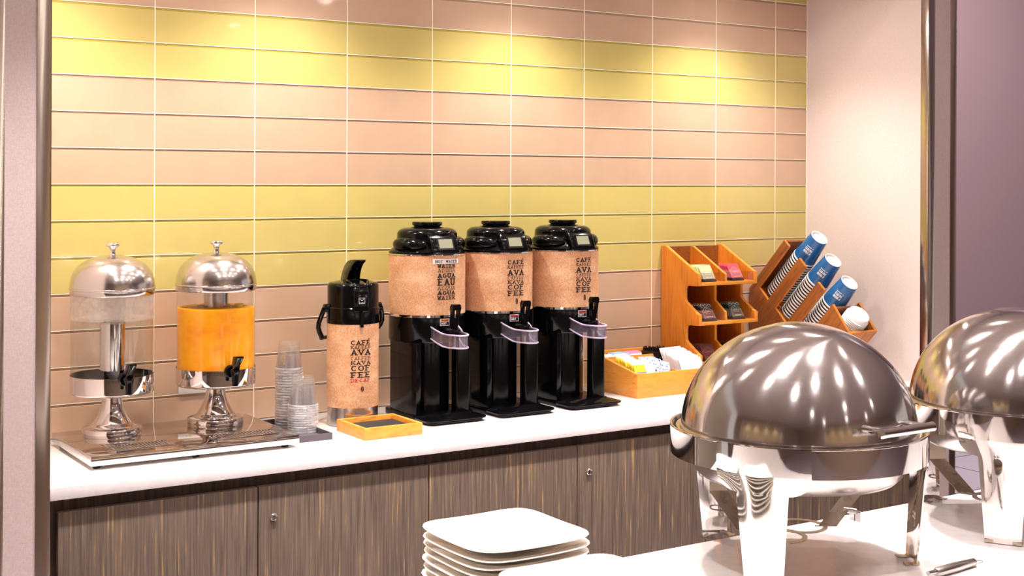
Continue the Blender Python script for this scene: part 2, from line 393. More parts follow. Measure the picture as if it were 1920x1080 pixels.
def put_line(mb, text, x0, x1, y0, y1, st, fn, serif=True, mi=0, gap=0.07, vst=None):
    """text block in plane coords, fn(u,v)->3d ; st stroke width in metres"""
    st *= 1.25; vst = (vst or st / 1.25) * 1.2
    n = len(text); cw = (x1 - x0) / (n + gap * (n - 1)) if n else 1
    H = y1 - y0; vst = vst or st
    def seg(a, b, w):
        ax, ay = a; bx, by = b; dx, dy = bx - ax, by - ay; l = math.hypot(dx, dy)
        if l < 1e-7: return
        k = max(1, int(abs(dx) / 0.003)); px, py = -dy / l * w / 2, dx / l * w / 2
        ex, ey = dx / l * w * .3, dy / l * w * .3
        ax -= ex; ay -= ey; dx += 2 * ex; dy += 2 * ey
        for i in range(k):
            p, q = i / k, (i + 1) / k
            A = (ax + dx * p, ay + dy * p); B = (ax + dx * q, ay + dy * q)
            mb.add([fn(A[0] + px, A[1] + py), fn(A[0] - px, A[1] - py), fn(B[0] - px, B[1] - py), fn(B[0] + px, B[1] + py)], [(0, 1, 2, 3)], mi)
    for i, ch in enumerate(text):
        acc = ch == 'É'
        if acc: ch = 'E'
        if ch == ' ' or ch not in GL: continue
        gx = x0 + i * cw * (1 + gap)
        mp = lambda p: (gx + st * .4 + p[0] * (cw - st * .8), y0 + vst * .5 + p[1] * (H - vst))
        for pl in GL[ch]:
            q = [mp(p) for p in pl]
            for a, b_ in zip(q, q[1:]): seg(a, b_, st if abs(a[0] - b_[0]) < abs(a[1] - b_[1]) * 1.2 else vst)
        if serif:
            for p in SERIF.get(ch, ()):
                q = mp(p); seg((q[0] - cw * .2, q[1]), (q[0] + cw * .2, q[1]), vst)
        if acc: seg(mp((.45, 1.28)), mp((.72, 1.5)), vst)
    return mb
def cyl_map(r, az0, off=0.0007):
    return lambda u, v: ((r + off) * math.cos(az0 + u / r), (r + off) * math.sin(az0 + u / r), v)
def bean(mb, u, v, w, h, fn, mi=0):
    pts = [(u + w * math.cos(a) , v + h * math.sin(a)) for a in [2 * PI * i / 24 for i in range(24)]]
    curve = lambda t: u + 0.25 * w * math.sin(t * 2.6)
    for sgn in (-1, 1):
        n = 10; rows = []
        for i in range(n + 1):
            t = -1 + 2 * i / n; yy = v + h * t * .98
            xe = w * math.sqrt(max(0.0, 1 - (t * .98) ** 2)); xc = curve(t) + sgn * w * .12
            xo = u + sgn * xe
            if (xo - xc) * sgn < 0: xc = xo
            rows.append([fn(xc, yy), fn(xo, yy)])
        mb.sheet(rows, mi=mi)

# ================================================================== SETTING
ZC = 0.883
TP, TW, Z0 = 0.1035, 0.3105, 1.6
NX0, NX1, YF = -0.445, 2.657, -0.60
# room shell
struct(MB().box(-4.2, 11, -7.2, 4.2, -0.1, 0.0).build('floor', M_FLOOR, smooth=False))
flr = bpy.data.objects['floor']
gl_ = MB()
for i in range(14): gl_.box(2.6 + i * 0.6, 2.606 + i * 0.6, -0.5, 4.1, 0.0, 0.0012)
for j in range(8): gl_.box(2.6, 10.9, -0.5 + j * 0.6, -0.494 + j * 0.6, 0.0, 0.0012)
gl_.build('floor_joints', M_GREYP, flr, fix=False, kind='stuff')
struct(MB().box(-4.2, 11, -7.2, YF, CEIL, CEIL + 0.1).box(2.81, 11, YF, 4.2, 3.4, 3.5).box(2.81, 11, YF, YF + .05, CEIL, 3.4).build('ceiling', M_CEIL, smooth=False))
struct(MB().box(2.79, 11, 2.0, 2.1, 0, 3.4).build('wall_corridor', M_MAUVE, smooth=False))
wl = struct(MB().box(-4.3, -4.2, -7.2, -4.9, 0, CEIL).box(-4.3, -4.2, -1.3, YF, 0, CEIL).box(-4.3, -4.2, -4.9, -1.3, 0, 0.9)
    .box(-4.3, -4.2, -4.9, -1.3, 2.3, CEIL).build('wall_left', M_ROOM, smooth=False))
bk = MB()
for k in range(14):
    bk.box(-4.62, -4.60, -4.9, -1.3, 0.9 + k * 0.1, 0.997 + k * 0.1, 0 if k in (2, 3, 4, 8, 9, 12, 13) else 1)
bk.build('tile_course', [M_YEL, M_PNK], wl, kind='stuff', smooth=False)
MB().box(-4.65, -4.16, -5.0, -4.9, 0.9, 2.3).box(-4.65, -4.16, -1.3, -1.2, 0.9, 2.3).box(-4.65, -4.16, -5.0, -1.2, 2.3, 2.4).box(-4.65, -4.05, -5.0, -1.2, 0.86, 0.9).build('alcove_frame', M_LINEN, wl, smooth=False)
for y in (-4.4, -3.5, -2.6, -1.8):
    spot('alcove_spot', (-4.38, y, 2.27), 22, 110, 0.7, WARM, 0.03)
# wall behind the camera with an alcove of banded tile (seen only in reflections)
wf = struct(MB().box(-4.2, -1.2, -7.3, -7.2, 0, CEIL).box(2.6, 11, -7.3, -7.2, 0, CEIL).box(-1.2, 2.6, -7.3, -7.2, 2.3, CEIL)
    .box(-1.2, 2.6, -7.3, -7.2, 0, 0.9).build('wall_front', M_ROOM, smooth=False))
bk = MB()
for k in range(14):
    bk.box(-1.2, 2.6, -7.62, -7.60, 0.9 + k * 0.1, 0.997 + k * 0.1, 0 if k in (2, 3, 4, 8, 9, 12, 13) else 1)
bk.build('tile_course', [M_YEL, M_PNK], wf, kind='stuff', smooth=False)
MB().box(-1.3, -1.2, -7.65, -7.18, 0.9, 2.3).box(2.6, 2.7, -7.65, -7.18, 0.9, 2.3).box(-1.3, 2.7, -7.65, -7.18, 2.3, 2.4).box(-1.3, 2.7, -7.65, -7.1, 0.86, 0.9).build('alcove_frame', M_LINEN, wf, smooth=False)
for x in (-0.6, 0.2, 1.0, 1.8, 2.3):
    spot('alcove_spot', (x, -7.4, 2.27), 14, 110, 0.7, WARM, 0.03)

# back wall: grout bed + single glass tiles
wb = struct(MB().box(-4.2, 2.79, 0.010, 0.12, 0, CEIL).build('wall_back', M_GROUT, smooth=False))
def row_kind(k):
    return 'y' if k in (-3, -2, -1, 3, 4, 7, 8, 9) else 'p'
xs = [NX0] + [n * TW for n in range(-1, 9)] + [NX1]
cache = {}
for k in range(-7, 8):
    z0 = max(Z0 + k * TP, ZC) ; z1 = Z0 + (k + 1) * TP
    for a, b_ in zip(xs, xs[1:]):
        w = b_ - a; h = z1 - z0; kd = row_kind(k)
        key = (round(w, 4), round(h, 4), kd)
        if key not in cache:
            mb = MB(); g = 0.0013; gt = 0.0011; bt = 0.0072
            x0, x1, zz0, zz1 = g, w - g, gt, h - gt
            # body front, with a wide ground bevel on the upper edge (darker glass edge) and small ones elsewhere
            zb = zz1 - bt
            lv = [(0.0, zz0 + .0006), (0.0, zb - .0008), (.0009, zb), (.0020, zb + .0001), (.0020, zz1)]
            for yy, zq in lv: mb.v += [(x0, yy, zq), (x1, yy, zq)]
            for q in range(4):
                mb.f.append((2 * q, 2 * q + 1, 2 * q + 3, 2 * q + 2)); mb.m.append(0 if q < 2 else 1)
            o = len(mb.v)
            mb.v += [(x0, .0102, zz0), (x1, .0102, zz0), (x0, .0102, zz1), (x1, .0102, zz1)]
            mb.f += [(0, o, o + 1, 1), (8, 9, o + 3, o + 2), (o, 0, 2, 4, 6, 8, o + 2), (1, o + 1, o + 3, 9, 7, 5, 3)]; mb.m += [1, 1, 0, 0]
            t = mb.build('tile', [M_YEL if kd == 'y' else M_PNK, M_YEL_E if kd == 'y' else M_PNK_E, M_GROUT], wb, smooth=False, fix=False)
            cache[key] = t
        else:
            t = cache[key].copy(); COL.objects.link(t); t.parent = wb
        t.location = (a, 0, z0)

gm = MB()
for k in range(-6, 9): gm.box(NX0, NX1, -.0005, .0102, Z0 + k * TP - .0011, Z0 + k * TP + .0011)
for x in xs[1:-1]: gm.box(x - .0012, x + .0012, -.0003, .0102, ZC, 2.40)
gm.box(NX1 - .003, NX1, -.001, .01, ZC, 2.40)
gm.build('grout_lines', M_GROUT, wb, smooth=False, fix=False)
def outlet():
    t = thing('wall_outlet', 'white outlet cover on the lowest pink tiles behind the juice dispenser', 'outlet', (0.131, 0, 1.015))
    MB().box(-.057, .057, -.006, 0, -.035, .035).build('cover_plate', M_WHITE, t, bevel=.002)
    for x in (-.024, .024):
        s = MB().prism(rrect(x - .017, x + .017, -.014, .014, .006), -.0075, -.0055, lambda u, v, a: (u, a, v)).build('socket', M_CERAM, t)
        MB().box(x - .007, x - .005, -.008, -.0074, -.006, .004).box(x + .005, x + .007, -.008, -.0074, -.006, .004).build('slot', M_SATB, s)
outlet()

# right return wall, pilasters
struct(MB().box(NX1, 2.80, YF + 0.002, 0.10, 0, 2.42).build('wall_return', M_LINEN, smooth=False))
struct(MB().box(-0.60, NX0 - 0.003, YF + 0.002, 0.10, 0, 2.42).build('wall_side', M_LINEN, smooth=False))
struct(MB().box(-0.62, 2.81, YF, 0.05, 2.40, CEIL).build('ceiling_soffit', M_CEIL, smooth=False))
# left pilaster face and right pilaster face: linen strip between two steel angles
def pil(x0, x1, tag_n):
    w = 0.034
    struct(MB().box(x0 + w, x1 - w, YF - 0.002, YF + 0.004, 0, 2.42).build('wall_pilaster_' + tag_n, M_LINEN_D, smooth=False))
    for i, (a, b_, s) in enumerate(((x0, x0 + w, -1), (x1 - w, x1, 1))):
        mb = MB().box(a, b_, YF - 0.005, YF - 0.001, 0, 2.42)
        inner = a if s < 0 else b_
        if s < 0: mb.box(a - .002, a, YF - .005, YF + .030, 0, 2.42)
        else: mb.box(b_ - .002, b_, YF - .005, YF + .030, 0, 2.42)
        # small shadow groove
        struct(mb.build('trim_%d' % (i + 1 + (2 if tag_n == 'right' else 0)), M_TRIM, bevel=0.0008))
pil(NX1 + 0.0, 2.812, 'right')
pil(-0.585, NX0, 'left')

# ------------------------------------------------------------------ lamps as things
proto_l = None
M_LAMP = bpy.data.materials.new('lamp_glow'); M_LAMP.use_nodes = True
nt = M_LAMP.node_tree; nt.nodes.clear(); _o = nt.nodes.new('ShaderNodeOutputMaterial'); _e2 = nt.nodes.new('ShaderNodeEmission')
_e2.inputs[0].default_value = (1, .93, .85, 1); _e2.inputs[1].default_value = 90; nt.links.new(_e2.outputs[0], _o.inputs[0])
for lst, zz, lab, grp in ((NICHE_LAMPS, 2.40, 'small recessed spotlight in the soffit over the drinks counter', 'soffit spotlights over the drinks counter'),
                          (ROOM_LAMPS, CEIL, 'recessed ceiling downlight over the buffet island and aisle', 'ceiling downlights of the room')):
    for x, y in lst:
        if proto_l is None:
            r0 = thing('ceiling_light', lab, 'light', (x, y, zz))
            MB().lathe([(.062, 0), (.062, -.006), (.050, -.006), (.046, 0), (.046, 0)], 24).build('bezel', M_SATIN, r0)
            MB().lathe([(.0005, -.001), (.045, -.001)], 24).build('lamp_glass', M_LAMP, r0)
            proto_l = r0; r_ = r0
        else:
            r_ = copy_tree(proto_l)
        r_.location = (x, y, zz); r_['label'] = lab; r_['group'] = grp

# ------------------------------------------------------------------ counter and cabinets
ct = MB().box(NX0, NX1, -0.605, 0.0, ZC - 0.031, ZC).build('countertop', M_QUARTZ, bevel=0.0015)
tag(ct, 'long white quartz counter under the tiled wall carrying the drinks', 'countertop')
xd = [-0.421, 0.0875, 0.594, 1.107, 1.617, 2.127, 2.64]
clab = ['dark wood cabinet at the left end, beside the steel wall trim', 'dark wood cabinet behind the stack of square plates', 'dark wood cabinet at the right end, behind the front chafing dish']
for c in range(3):
    a, b_ = xd[2 * c], xd[2 * c + 2]
    if c == 0: a = NX0
    if c == 2: b_ = NX1
    t = thing('cabinet', clab[c], 'cabinet', (a, -0.585, 0.0), group='cabinets under the counter')
    MB().box(0.0005, b_ - a - .0005, .025, .565, .10, ZC - .0312).build('carcass', M_VENEER_D, t, smooth=False)
    for i in (2 * c, 2 * c + 1):
        x0 = xd[i] - a; w = xd[i + 1] - xd[i] - 0.004
        dpn = MB().box(x0, x0 + w, 0, .022, .12, .817).build('door', M_VENEER, t, bevel=.0008)
        if i % 2:
            k = MB().lathe([(.0001, -.0), (.0085, 0), (.0098, -.002), (.0098, -.005), (.0085, -.0065), (.0078, -.005), (.004, -.005), (.0001, -.005)], 24,
                T=lambda p: (p[0] + x0 + .040, p[2], p[1] + .735)).box(x0 + .0393, x0 + .0407, -.0062, -.0052, .731, .739, 1).build('lock', [M_CHROME, M_SATB], dpn)
kick = MB().box(NX0, NX1, -0.53, -0.50, 0.0, 0.10).build('baseboard_counter', M_VENEER_D, smooth=False); struct(kick)

# ------------------------------------------------------------------ island
isl = thing('buffet_island', 'white quartz buffet island in the foreground with chafing dishes', 'island', (0, 0, 0))
MB().prism(rrect(-1.6, 4.6, -2.75, -1.785, .02), ZC - .031, ZC, fXY).build('island_top', M_QUARTZ, isl, bevel=.001)
MB().box(-1.57, 4.57, -2.70, -1.83, 0.0, ZC - .031).build('island_body', M_VENEER, isl, smooth=False)

# ================================================================== JUICE DISPENSERS
TRX0, TRX1, TRY0, TRY1 = -0.312, 0.252, -0.470, -0.088
def tray():
    t = thing('dispenser_stand', 'polished steel platform on rubber feet under the two drink dispensers', 'stand', (0, 0, 0))
    MB().box(TRX0, TRX1, TRY0, TRY1, .894, .9185).build('platform', M_TRAY, t, bevel=.0015)
    for x in (TRX0 + .022, (TRX0 + TRX1) / 2, TRX1 - .03):
        for y in (TRY0 + .03, TRY1 - .03):
            MB().lathe([(.0001, .8832), (.009, .8832), (.011, .894), (.0001, .894)], 20, (x, y)).build('rubber_foot', M_RUB, t)
    for cx in (-0.165, 0.128):
        mb = MB()
        w, d = .165, .066; y0 = -0.395
        pts = rrect(cx - w / 2, cx + w / 2, y0 - d / 2, y0 + d / 2, .02)
        mb2 = MB().prism(pts, .9185, .9195, fXY)
        g = mb2.build('drip_grate', M_MIRROR, t)
        n = 17
        for i in range(n):
            x = cx - w / 2 + .012 + i * (w - .024) / (n - 1)
            mb.box(x - .0022, x + .0022, y0 - d / 2 + .006, y0 + d / 2 - .006, .9195, .9215)
        # slanted slots
        mb.box(cx - w / 2, cx + w / 2, y0 - d / 2, y0 - d / 2 + .004, .9195, .922).box(cx - w / 2, cx + w / 2, y0 + d / 2 - .004, y0 + d / 2, .9195, .922)
        mb.build('grate_bars', M_CHROME, g, bevel=.0006, kind='stuff')
tray()

def dispenser(x, y, juice):
    lab = ('steel and clear dispenser half full of orange juice on the polished stand' if juice else
           'steel and clear dispenser of iced water at the left end of the stand')
    t = thing('drink_dispenser', lab, 'dispenser', (x, y, .9186), group='two drink dispensers on the steel stand')
    B = .9186
    z = lambda a: a - B
    # pedestal: base disc + flared column
    MB().lathe([(.0001, 0), (.0785, 0), (.079, .001), (.079, .021), (.0775, .0225), (.071, .0235), (.062, .025), (.0001, .025)], 64).build('base', M_MIRROR, t, angle=50)
    prof = []
    for i in range(25):
        u = i / 24
        r = .024 + .035 * (1 - u) ** 2.3 + .0012
        if u < .06: r = .062 - (0.06 - u) * .02
        prof.append((r, .024 + u * .092))
    MB().lathe([(.064, .0235)] + prof[1:], 64).build('pedestal', M_MIRROR, t, angle=50)
    # lower steel cup (band)
    z0, z1 = z(1.033), z(1.084)
    MB().lathe([(.02, z0 - .004), (.05, z0 - .003), (.1075, z0), (.1112, z0 + .003), (.1122, z0 + .007), (.1125, z1), (.110, z1), (.109, z0 + .006), (.0001, z0 + .004)], 96).build('lower_band', M_MIRROR, t, angle=50)
    # tank
    zt0, zt1 = z0 + .006, z(1.318)
    MB().lathe([(.1095, z1 - .012), (.1098, zt1)], 96).build('tank', M_CLEAR, t)
    if not juice:
        MB().lathe([(.1085, z(1.235)), (.1085, zt1)], 96).build('condensation', M_FROST, t)
    # ice tube
    zi = z(1.32)
    if juice:
        MB().lathe([(.0001, zt0 + .002), (.034, zt0 + .002), (.034, zi), (.0001, zi)], 48).build('ice_tube', M_SATIN, t)
        MB().lathe([(.0001, zt0), (.1075, zt0), (.1075, z(1.252)), (.105, z(1.2535)), (.0001, z(1.2525))], 96).build('juice', M_JUICE, t)
        mb = MB()
        for i in range(34):
            a = random.uniform(0, 2 * PI); rr = random.uniform(.045, .098)
            cx, cy = rr * math.cos(a), rr * math.sin(a); q = random.uniform(.006, .011)
            rot = random.uniform(0, 1.5)
            T = lambda p: (cx + p[0] * math.cos(rot) - p[1] * math.sin(rot), cy + p[0] * math.sin(rot) + p[1] * math.cos(rot), p[2])
            zz = z(1.2525)
            mb.box(-q, q, -q * .8, q * .8, zz - .006, zz + random.uniform(.001, .004), T=T)
        mb.build('floating_ice', M_JUICE, t, bevel=.002, kind='stuff')
    else:
        MB().lathe([(.0001, zt0 + .002), (.034, zt0 + .002), (.034, z(1.225)), (.030, z(1.229)), (.0001, z(1.229))], 48).build('ice_tube', M_MIRROR, t)
        MB().lathe([(.035, z(1.232)), (.0355, zi)], 48).build('ice_column', M_FROST, t)
        MB().lathe([(.0001, zt0 + .001), (.1082, zt0 + .001), (.1082, z(1.229)), (.0001, z(1.229))], 96).build('water', M_WATER, t)
    # collar and lid dome
    zl = z(1.312)
    MB().lathe([(.1105, zl - .012), (.1125, zl - .010), (.1125, zl + .002), (.1145, zl + .003), (.1150, zl + .006), (.1135, zl + .008), (.108, zl + .008)], 96).build('collar', M_DOME, t, angle=60)
    prof = []
    for i in range(29):
        a = i / 28 * PI / 2
        c_, s_ = math.cos(a), math.sin(a)
        prof.append((.1125 * c_ ** .82 if c_ > 0 else 0.0001, zl + .008 + .087 * s_ ** .92))
    prof[-1] = (.0001, prof[-1][1])
    lid = MB().lathe(prof, 96).build('lid', M_LID, t)
    zk = zl + .094
    MB().lathe([(.0105, zk - .001), (.0085, zk + .004), (.0075, zk + .012), (.010, zk + .022), (.0185, zk + .026), (.0195, zk + .030), (.0175, zk + .0335), (.0001, zk + .0345)], 40).build('lid_knob', M_CHROME, lid, angle=60)
    # tap facing the room, slightly to the right of the axis
    az = -PI / 2
    tp = z(1.083)
    T = lambda p: (p[0] * math.cos(az) - p[1] * math.sin(az), p[0] * math.sin(az) + p[1] * math.cos(az), p[2])
    mb = MB()
    mb.lathe([(.0001, .108), (.016, .108), (.018, .112), (.018, .120), (.0155, .125), (.0001, .125)], 32, T=lambda p: T((p[2], p[0], p[1] + tp)))
    mb.tube([T((.118, 0, tp)), T((.150, 0, tp))], .0085, 16)
    mb.lathe([(.0085, tp - .036), (.0105, tp - .010), (.0125, tp + .001), (.0135, tp + .003), (.0135, tp + .008), (.010, tp + .010), (.0001, tp + .010)], 24, (.150, 0), T=T)
    mb.lathe([(.0065, tp - .036), (.0085, tp - .036)], 24, (.150, 0), T=T)
    tap = mb.build('tap', M_BLACK, t, angle=45)
    lv = [(.143, tp + .008), (.157, tp + .008), (.164, tp + .022), (.188, tp + .044), (.188, tp + .049), (.154, tp + .046), (.146, tp + .030)]
    MB().prism(lv, -.009, .009, lambda u, v, a: T((u, a, v))).build('tap_lever', M_BLACK, tap, bevel=.001)
    return t
dispenser(-0.1795, -0.198, False)
dispenser(0.1139, -0.201, True)

ORD = ['topmost', 'second', 'third', 'fourth', 'fifth', 'sixth', 'seventh', 'eighth', 'ninth', 'tenth', 'eleventh', 'twelfth', 'thirteenth', 'fourteenth', 'fifteenth',
       'sixteenth', 'seventeenth', 'eighteenth', 'nineteenth', 'twentieth', 'twenty-first', 'twenty-second']
# ================================================================== PLASTIC CUPS
ctr = thing('cup_tray', 'dark grey shallow tray under the upturned clear plastic cups', 'tray', (0.318, -0.268, ZC))
MB().box(-.062, .060, -.145, .145, 0, .004).box(-.062, .060, -.145, -.141, .004, .019).box(-.062, .060, .141, .145, .004, .019)\
    .box(-.062, -.058, -.141, .141, .004, .019).box(.056, .060, -.141, .141, .004, .019).build('tray_body', M_GREYP, ctr)
def clear_cup():
    t = thing('plastic_cup', '', 'cup')
    MB().lathe([(.0001, .078), (.0265, .078), (.0280, .0805), (.0292, .080), (.0300, .076), (.0335, .050), (.0390, .006)], 40).build('cup_wall', M_CUPC, t, fix=False, angle=60)
    MB().lathe([(.0390, .006), (.0408, .0055), (.0416, .0030), (.0408, .0), (.0395, .0008)], 40).build('rim', M_CUPR, t, fix=False, angle=80)
    return t
cc = clear_cup(); used = False
for (x, y, n, pitch, lab, grp, sc) in (
    (0.3495, -0.1750, 22, .0080, 'clear cup in the taller back stack', 'taller stack of clear cups', 1.0),
    (0.3480, -0.2790, 12, .0068, 'clear cup in the shorter front stack', 'shorter stack of clear cups', 1.07)):
    for k in range(n):
        c = cc if not used else copy_tree(cc); used = True
        c.scale = (sc, sc, sc)
        c.location = (x, y, ZC + .0045 + k * pitch); c.rotation_euler = (0, 0, k * .7)
        q_ = n - 1 - k
        c['label'] = ('topmost %s, whole side showing' % lab) if q_ == 0 else ('%s, %s from the top' % (lab, ORD[q_]))
        c['group'] = grp
        c['category'] = 'cup'

# ================================================================== AIRPOT
def airpot():
    X, Y = 0.535, -0.222
    t = thing('coffee_airpot', 'burlap-wrapped pump flask reading DECAF with its black lever raised', 'coffee flask', (X, Y, ZC))
    r = .0775
    MB().lathe([(.0001, 0), (.073, 0), (.0755, .003), (.0755, .060), (.0001, .060)], 80).build('steel_base', M_SATIN, t)
    sl = MB().lathe([(.0755, .0575), (r, .058), (r, .307), (.0755, .3075)], 96).build('burlap_sleeve', M_BURLAP, t)
    az = math.radians(262)
    fn = cyl_map(r, az)
    mb = MB()
    zz = lambda y: ZC * 0 + (803 - y) / 625.0 - 0.0005
    w = .0315
    for tx, ya, yb, st, vs in (('CAFÉ', 641, 649.5, .0024, .0019), ('KAFFEE', 651, 656.5, .0013, .0010), ('AVA', 658, 668.5, .0032, .0022), ('CAFFEE', 671, 677, .0010, .0008),
                           ('KAVA', 679, 686, .0018, .0013), ('COF', 687.5, 697.5, .0030, .0022), ('FEE', 699.5, 710, .0032, .0023)):
        put_line(mb, tx, -w, w, zz(yb), zz(ya), st, fn, vst=vs)
    mb.build('lettering', M_INK, sl, fix=False, smooth=False)
    put_line(MB(), 'DECAF', -w, w, zz(718), zz(711.5), .0017, fn, vst=.0012).build('red_lettering', M_RED, sl, fix=False, smooth=False)
    mb = MB(); bean(mb, .004, zz(731), .0050, .0085, fn); mb.build('bean_mark', M_BEAN, sl, fix=False, smooth=False)
    # black shoulder + head
    z0 = .3055
    MB().lathe([(.070, z0 - .002), (.078, z0 - .001), (.0790, z0 + .004), (.0790, z0 + .046), (.0765, z0 + .048), (.0765, z0 + .050), (.070, z0 + .050)], 80).build('collar', M_BLACK, t)
    hd = []
    for i in range(13):
        a = i / 12 * PI / 2
        hd.append((.0765 - .012 + .012 * math.cos(a), z0 + .108 + .012 * math.sin(a)))
    head = MB().lathe([(.0765, z0 + .050), (.0765, z0 + .104)] + hd + [(.040, z0 + .125), (.0001, z0 + .127)], 80).build('pump_head', M_BLACK, t)
    T = lambda f, s, zq: (f * math.cos(az) - s * math.sin(az), f * math.sin(az) + s * math.cos(az), zq)   # f forward, s sideways
    # raised oval rim around the lever well, sloping to the front
    path = []
    for i in range(33):
        a = 2 * PI * i / 32
        f = .040 + .033 * math.cos(a); s = .030 * math.sin(a)
        path.append(T(f, s, z0 + .1265 - max(0, f - .045) * .45))
    MB().tube(path, .0042, 10, caps=False).build('well_rim', M_BLACK, head)
    # spout nose down the front
    nose = [(.050, z0 + .040), (.0805, z0 + .034), (.0825, z0 + .060), (.0815, z0 + .098), (.070, z0 + .116), (.050, z0 + .118)]
    MB().prism(nose, -.024, .024, lambda u, v, a: T(u, a, v)).build('spout_nose', M_BLACK, head, bevel=.006, bseg=3)
    MB().tube([T(.083, 0, z0 + .036), T(.083, 0, z0 - .008)], .0055, 14).build('spout', M_BLACK, head)
    # badge
    bg = MB()
    B = lambda u, v: T(.0885, -u * -1, v)
    bf = lambda u, v: T(.0829 - max(0, v - (z0 + .060)) * .026 + .0003, u, v)
    for a_, b_ in (((-.009, .078), (.009, .078)), ((-.009, .078), (-.009, .066)), ((.009, .078), (.009, .066))):
        x0_, x1_ = sorted((a_[0], b_[0])); y0_, y1_ = sorted((a_[1], b_[1]))
        bg.add([bf(x0_ - .0004, z0 + y0_ - .0004), bf(x1_ + .0004, z0 + y0_ - .0004), bf(x1_ + .0004, z0 + y1_ + .0004), bf(x0_ - .0004, z0 + y1_ + .0004)], [(0, 1, 2, 3)])
    bg.sheet([[bf(-.005 + .010 * i / 8, z0 + .0755 - .0035 * math.sin(i / 8 * PI)) for i in range(9)], [bf(-.005 + .010 * i / 8, z0 + .0745 - .0045 * math.sin(i / 8 * PI)) for i in range(9)]])
    put_line(bg, 'ZOJIRUSHI', -.010, .010, z0 + .061, z0 + .065, .0006, bf, serif=False)
    bg.build('badge', M_WHITE, head, fix=False, smooth=False)
    # raised lever: curved horn, wide at its hinge
    c1 = [(-.064, .112), (-.060, .130), (-.050, .150), (-.034, .168), (-.012, .181), (.018, .188), (.048, .190), (.074, .1905)]
    c2 = [(.068, .184), (.048, .176), (.028, .162), (.014, .145), (.004, .128), (.000, .112)]
    lv = MB().prism([(u, z0 + v) for u, v in c1 + c2], -.021, .021, lambda u, v, a: T(u, a * (1 - .25 * max(0, (v - z0 - .12)) / .07), v)).build('pump_lever', M_BLACK, head, bevel=.0025)
    # bail handle hanging behind, pivots on both sides
    zp = z0 + .044
    for s in (-1, 1):
        MB().tube([T(-.004, s * .074, zp), T(-.004, s * .090, zp)], [.013, .012], 20).build('handle_pivot', M_BLACK, t)
    pth = []
    for i in range(41):
        u = i / 40
        a = PI * u
        s = -.088 * math.cos(a); drop = .096 * min(1, math.sin(a) * 2.4) ** .8
        f = -.004 - .030 * min(1, math.sin(a) * 3) - .075 * max(0, math.sin(a) - .12)
        if u < .12 or u > .88: s *= 1 + .15 * math.sin(min(u, 1 - u) / .12 * PI)
        pth.append(T(f, s, zp - drop))
    MB().tube(pth, .0058, 12, flat=1.3).build('bail_handle', M_BLACK, t)
airpot()

# ================================================================== SMALL WOODEN TRAY
t = thing('wooden_tray', 'small square honey wood tray with a black insert before the airpot', 'tray', (0.538, -0.390, ZC))
hx, hy, hh, tk = .093, .090, .034, .010
MB().box(-hx, hx, -hy, -hy + tk, 0, hh).build('front_side', M_PINE, t, bevel=.001)
MB().box(-hx, hx, hy - tk, hy, 0, hh).build('back_side', M_PINE, t, bevel=.001)
MB().box(-hx, -hx + tk, -hy + tk, hy - tk, 0, hh).build('left_side', M_PINE, t, bevel=.001)
MB().box(hx - tk, hx, -hy + tk, hy - tk, 0, hh).build('right_side', M_PINE, t, bevel=.001)
ins = MB().box(-hx + tk, hx - tk, -hy + tk, hy - tk, .002, .020).build('black_insert', M_RUB, t)
dr = MB()
for i in range(34):
    x = random.gauss(-.005, .036); y = random.gauss(-.045, .010)
    x = max(-.078, min(.078, x)); y = max(-.076, min(.07, y)); q = random.uniform(.0014, .0034)
    dr.lathe([(.0001, .0202 + q * .5), (q * .8, .0202 + q * .3), (q, .020)], 8, (x, y))
dr.build('water_drops', M_CHROME, ins, kind='stuff')

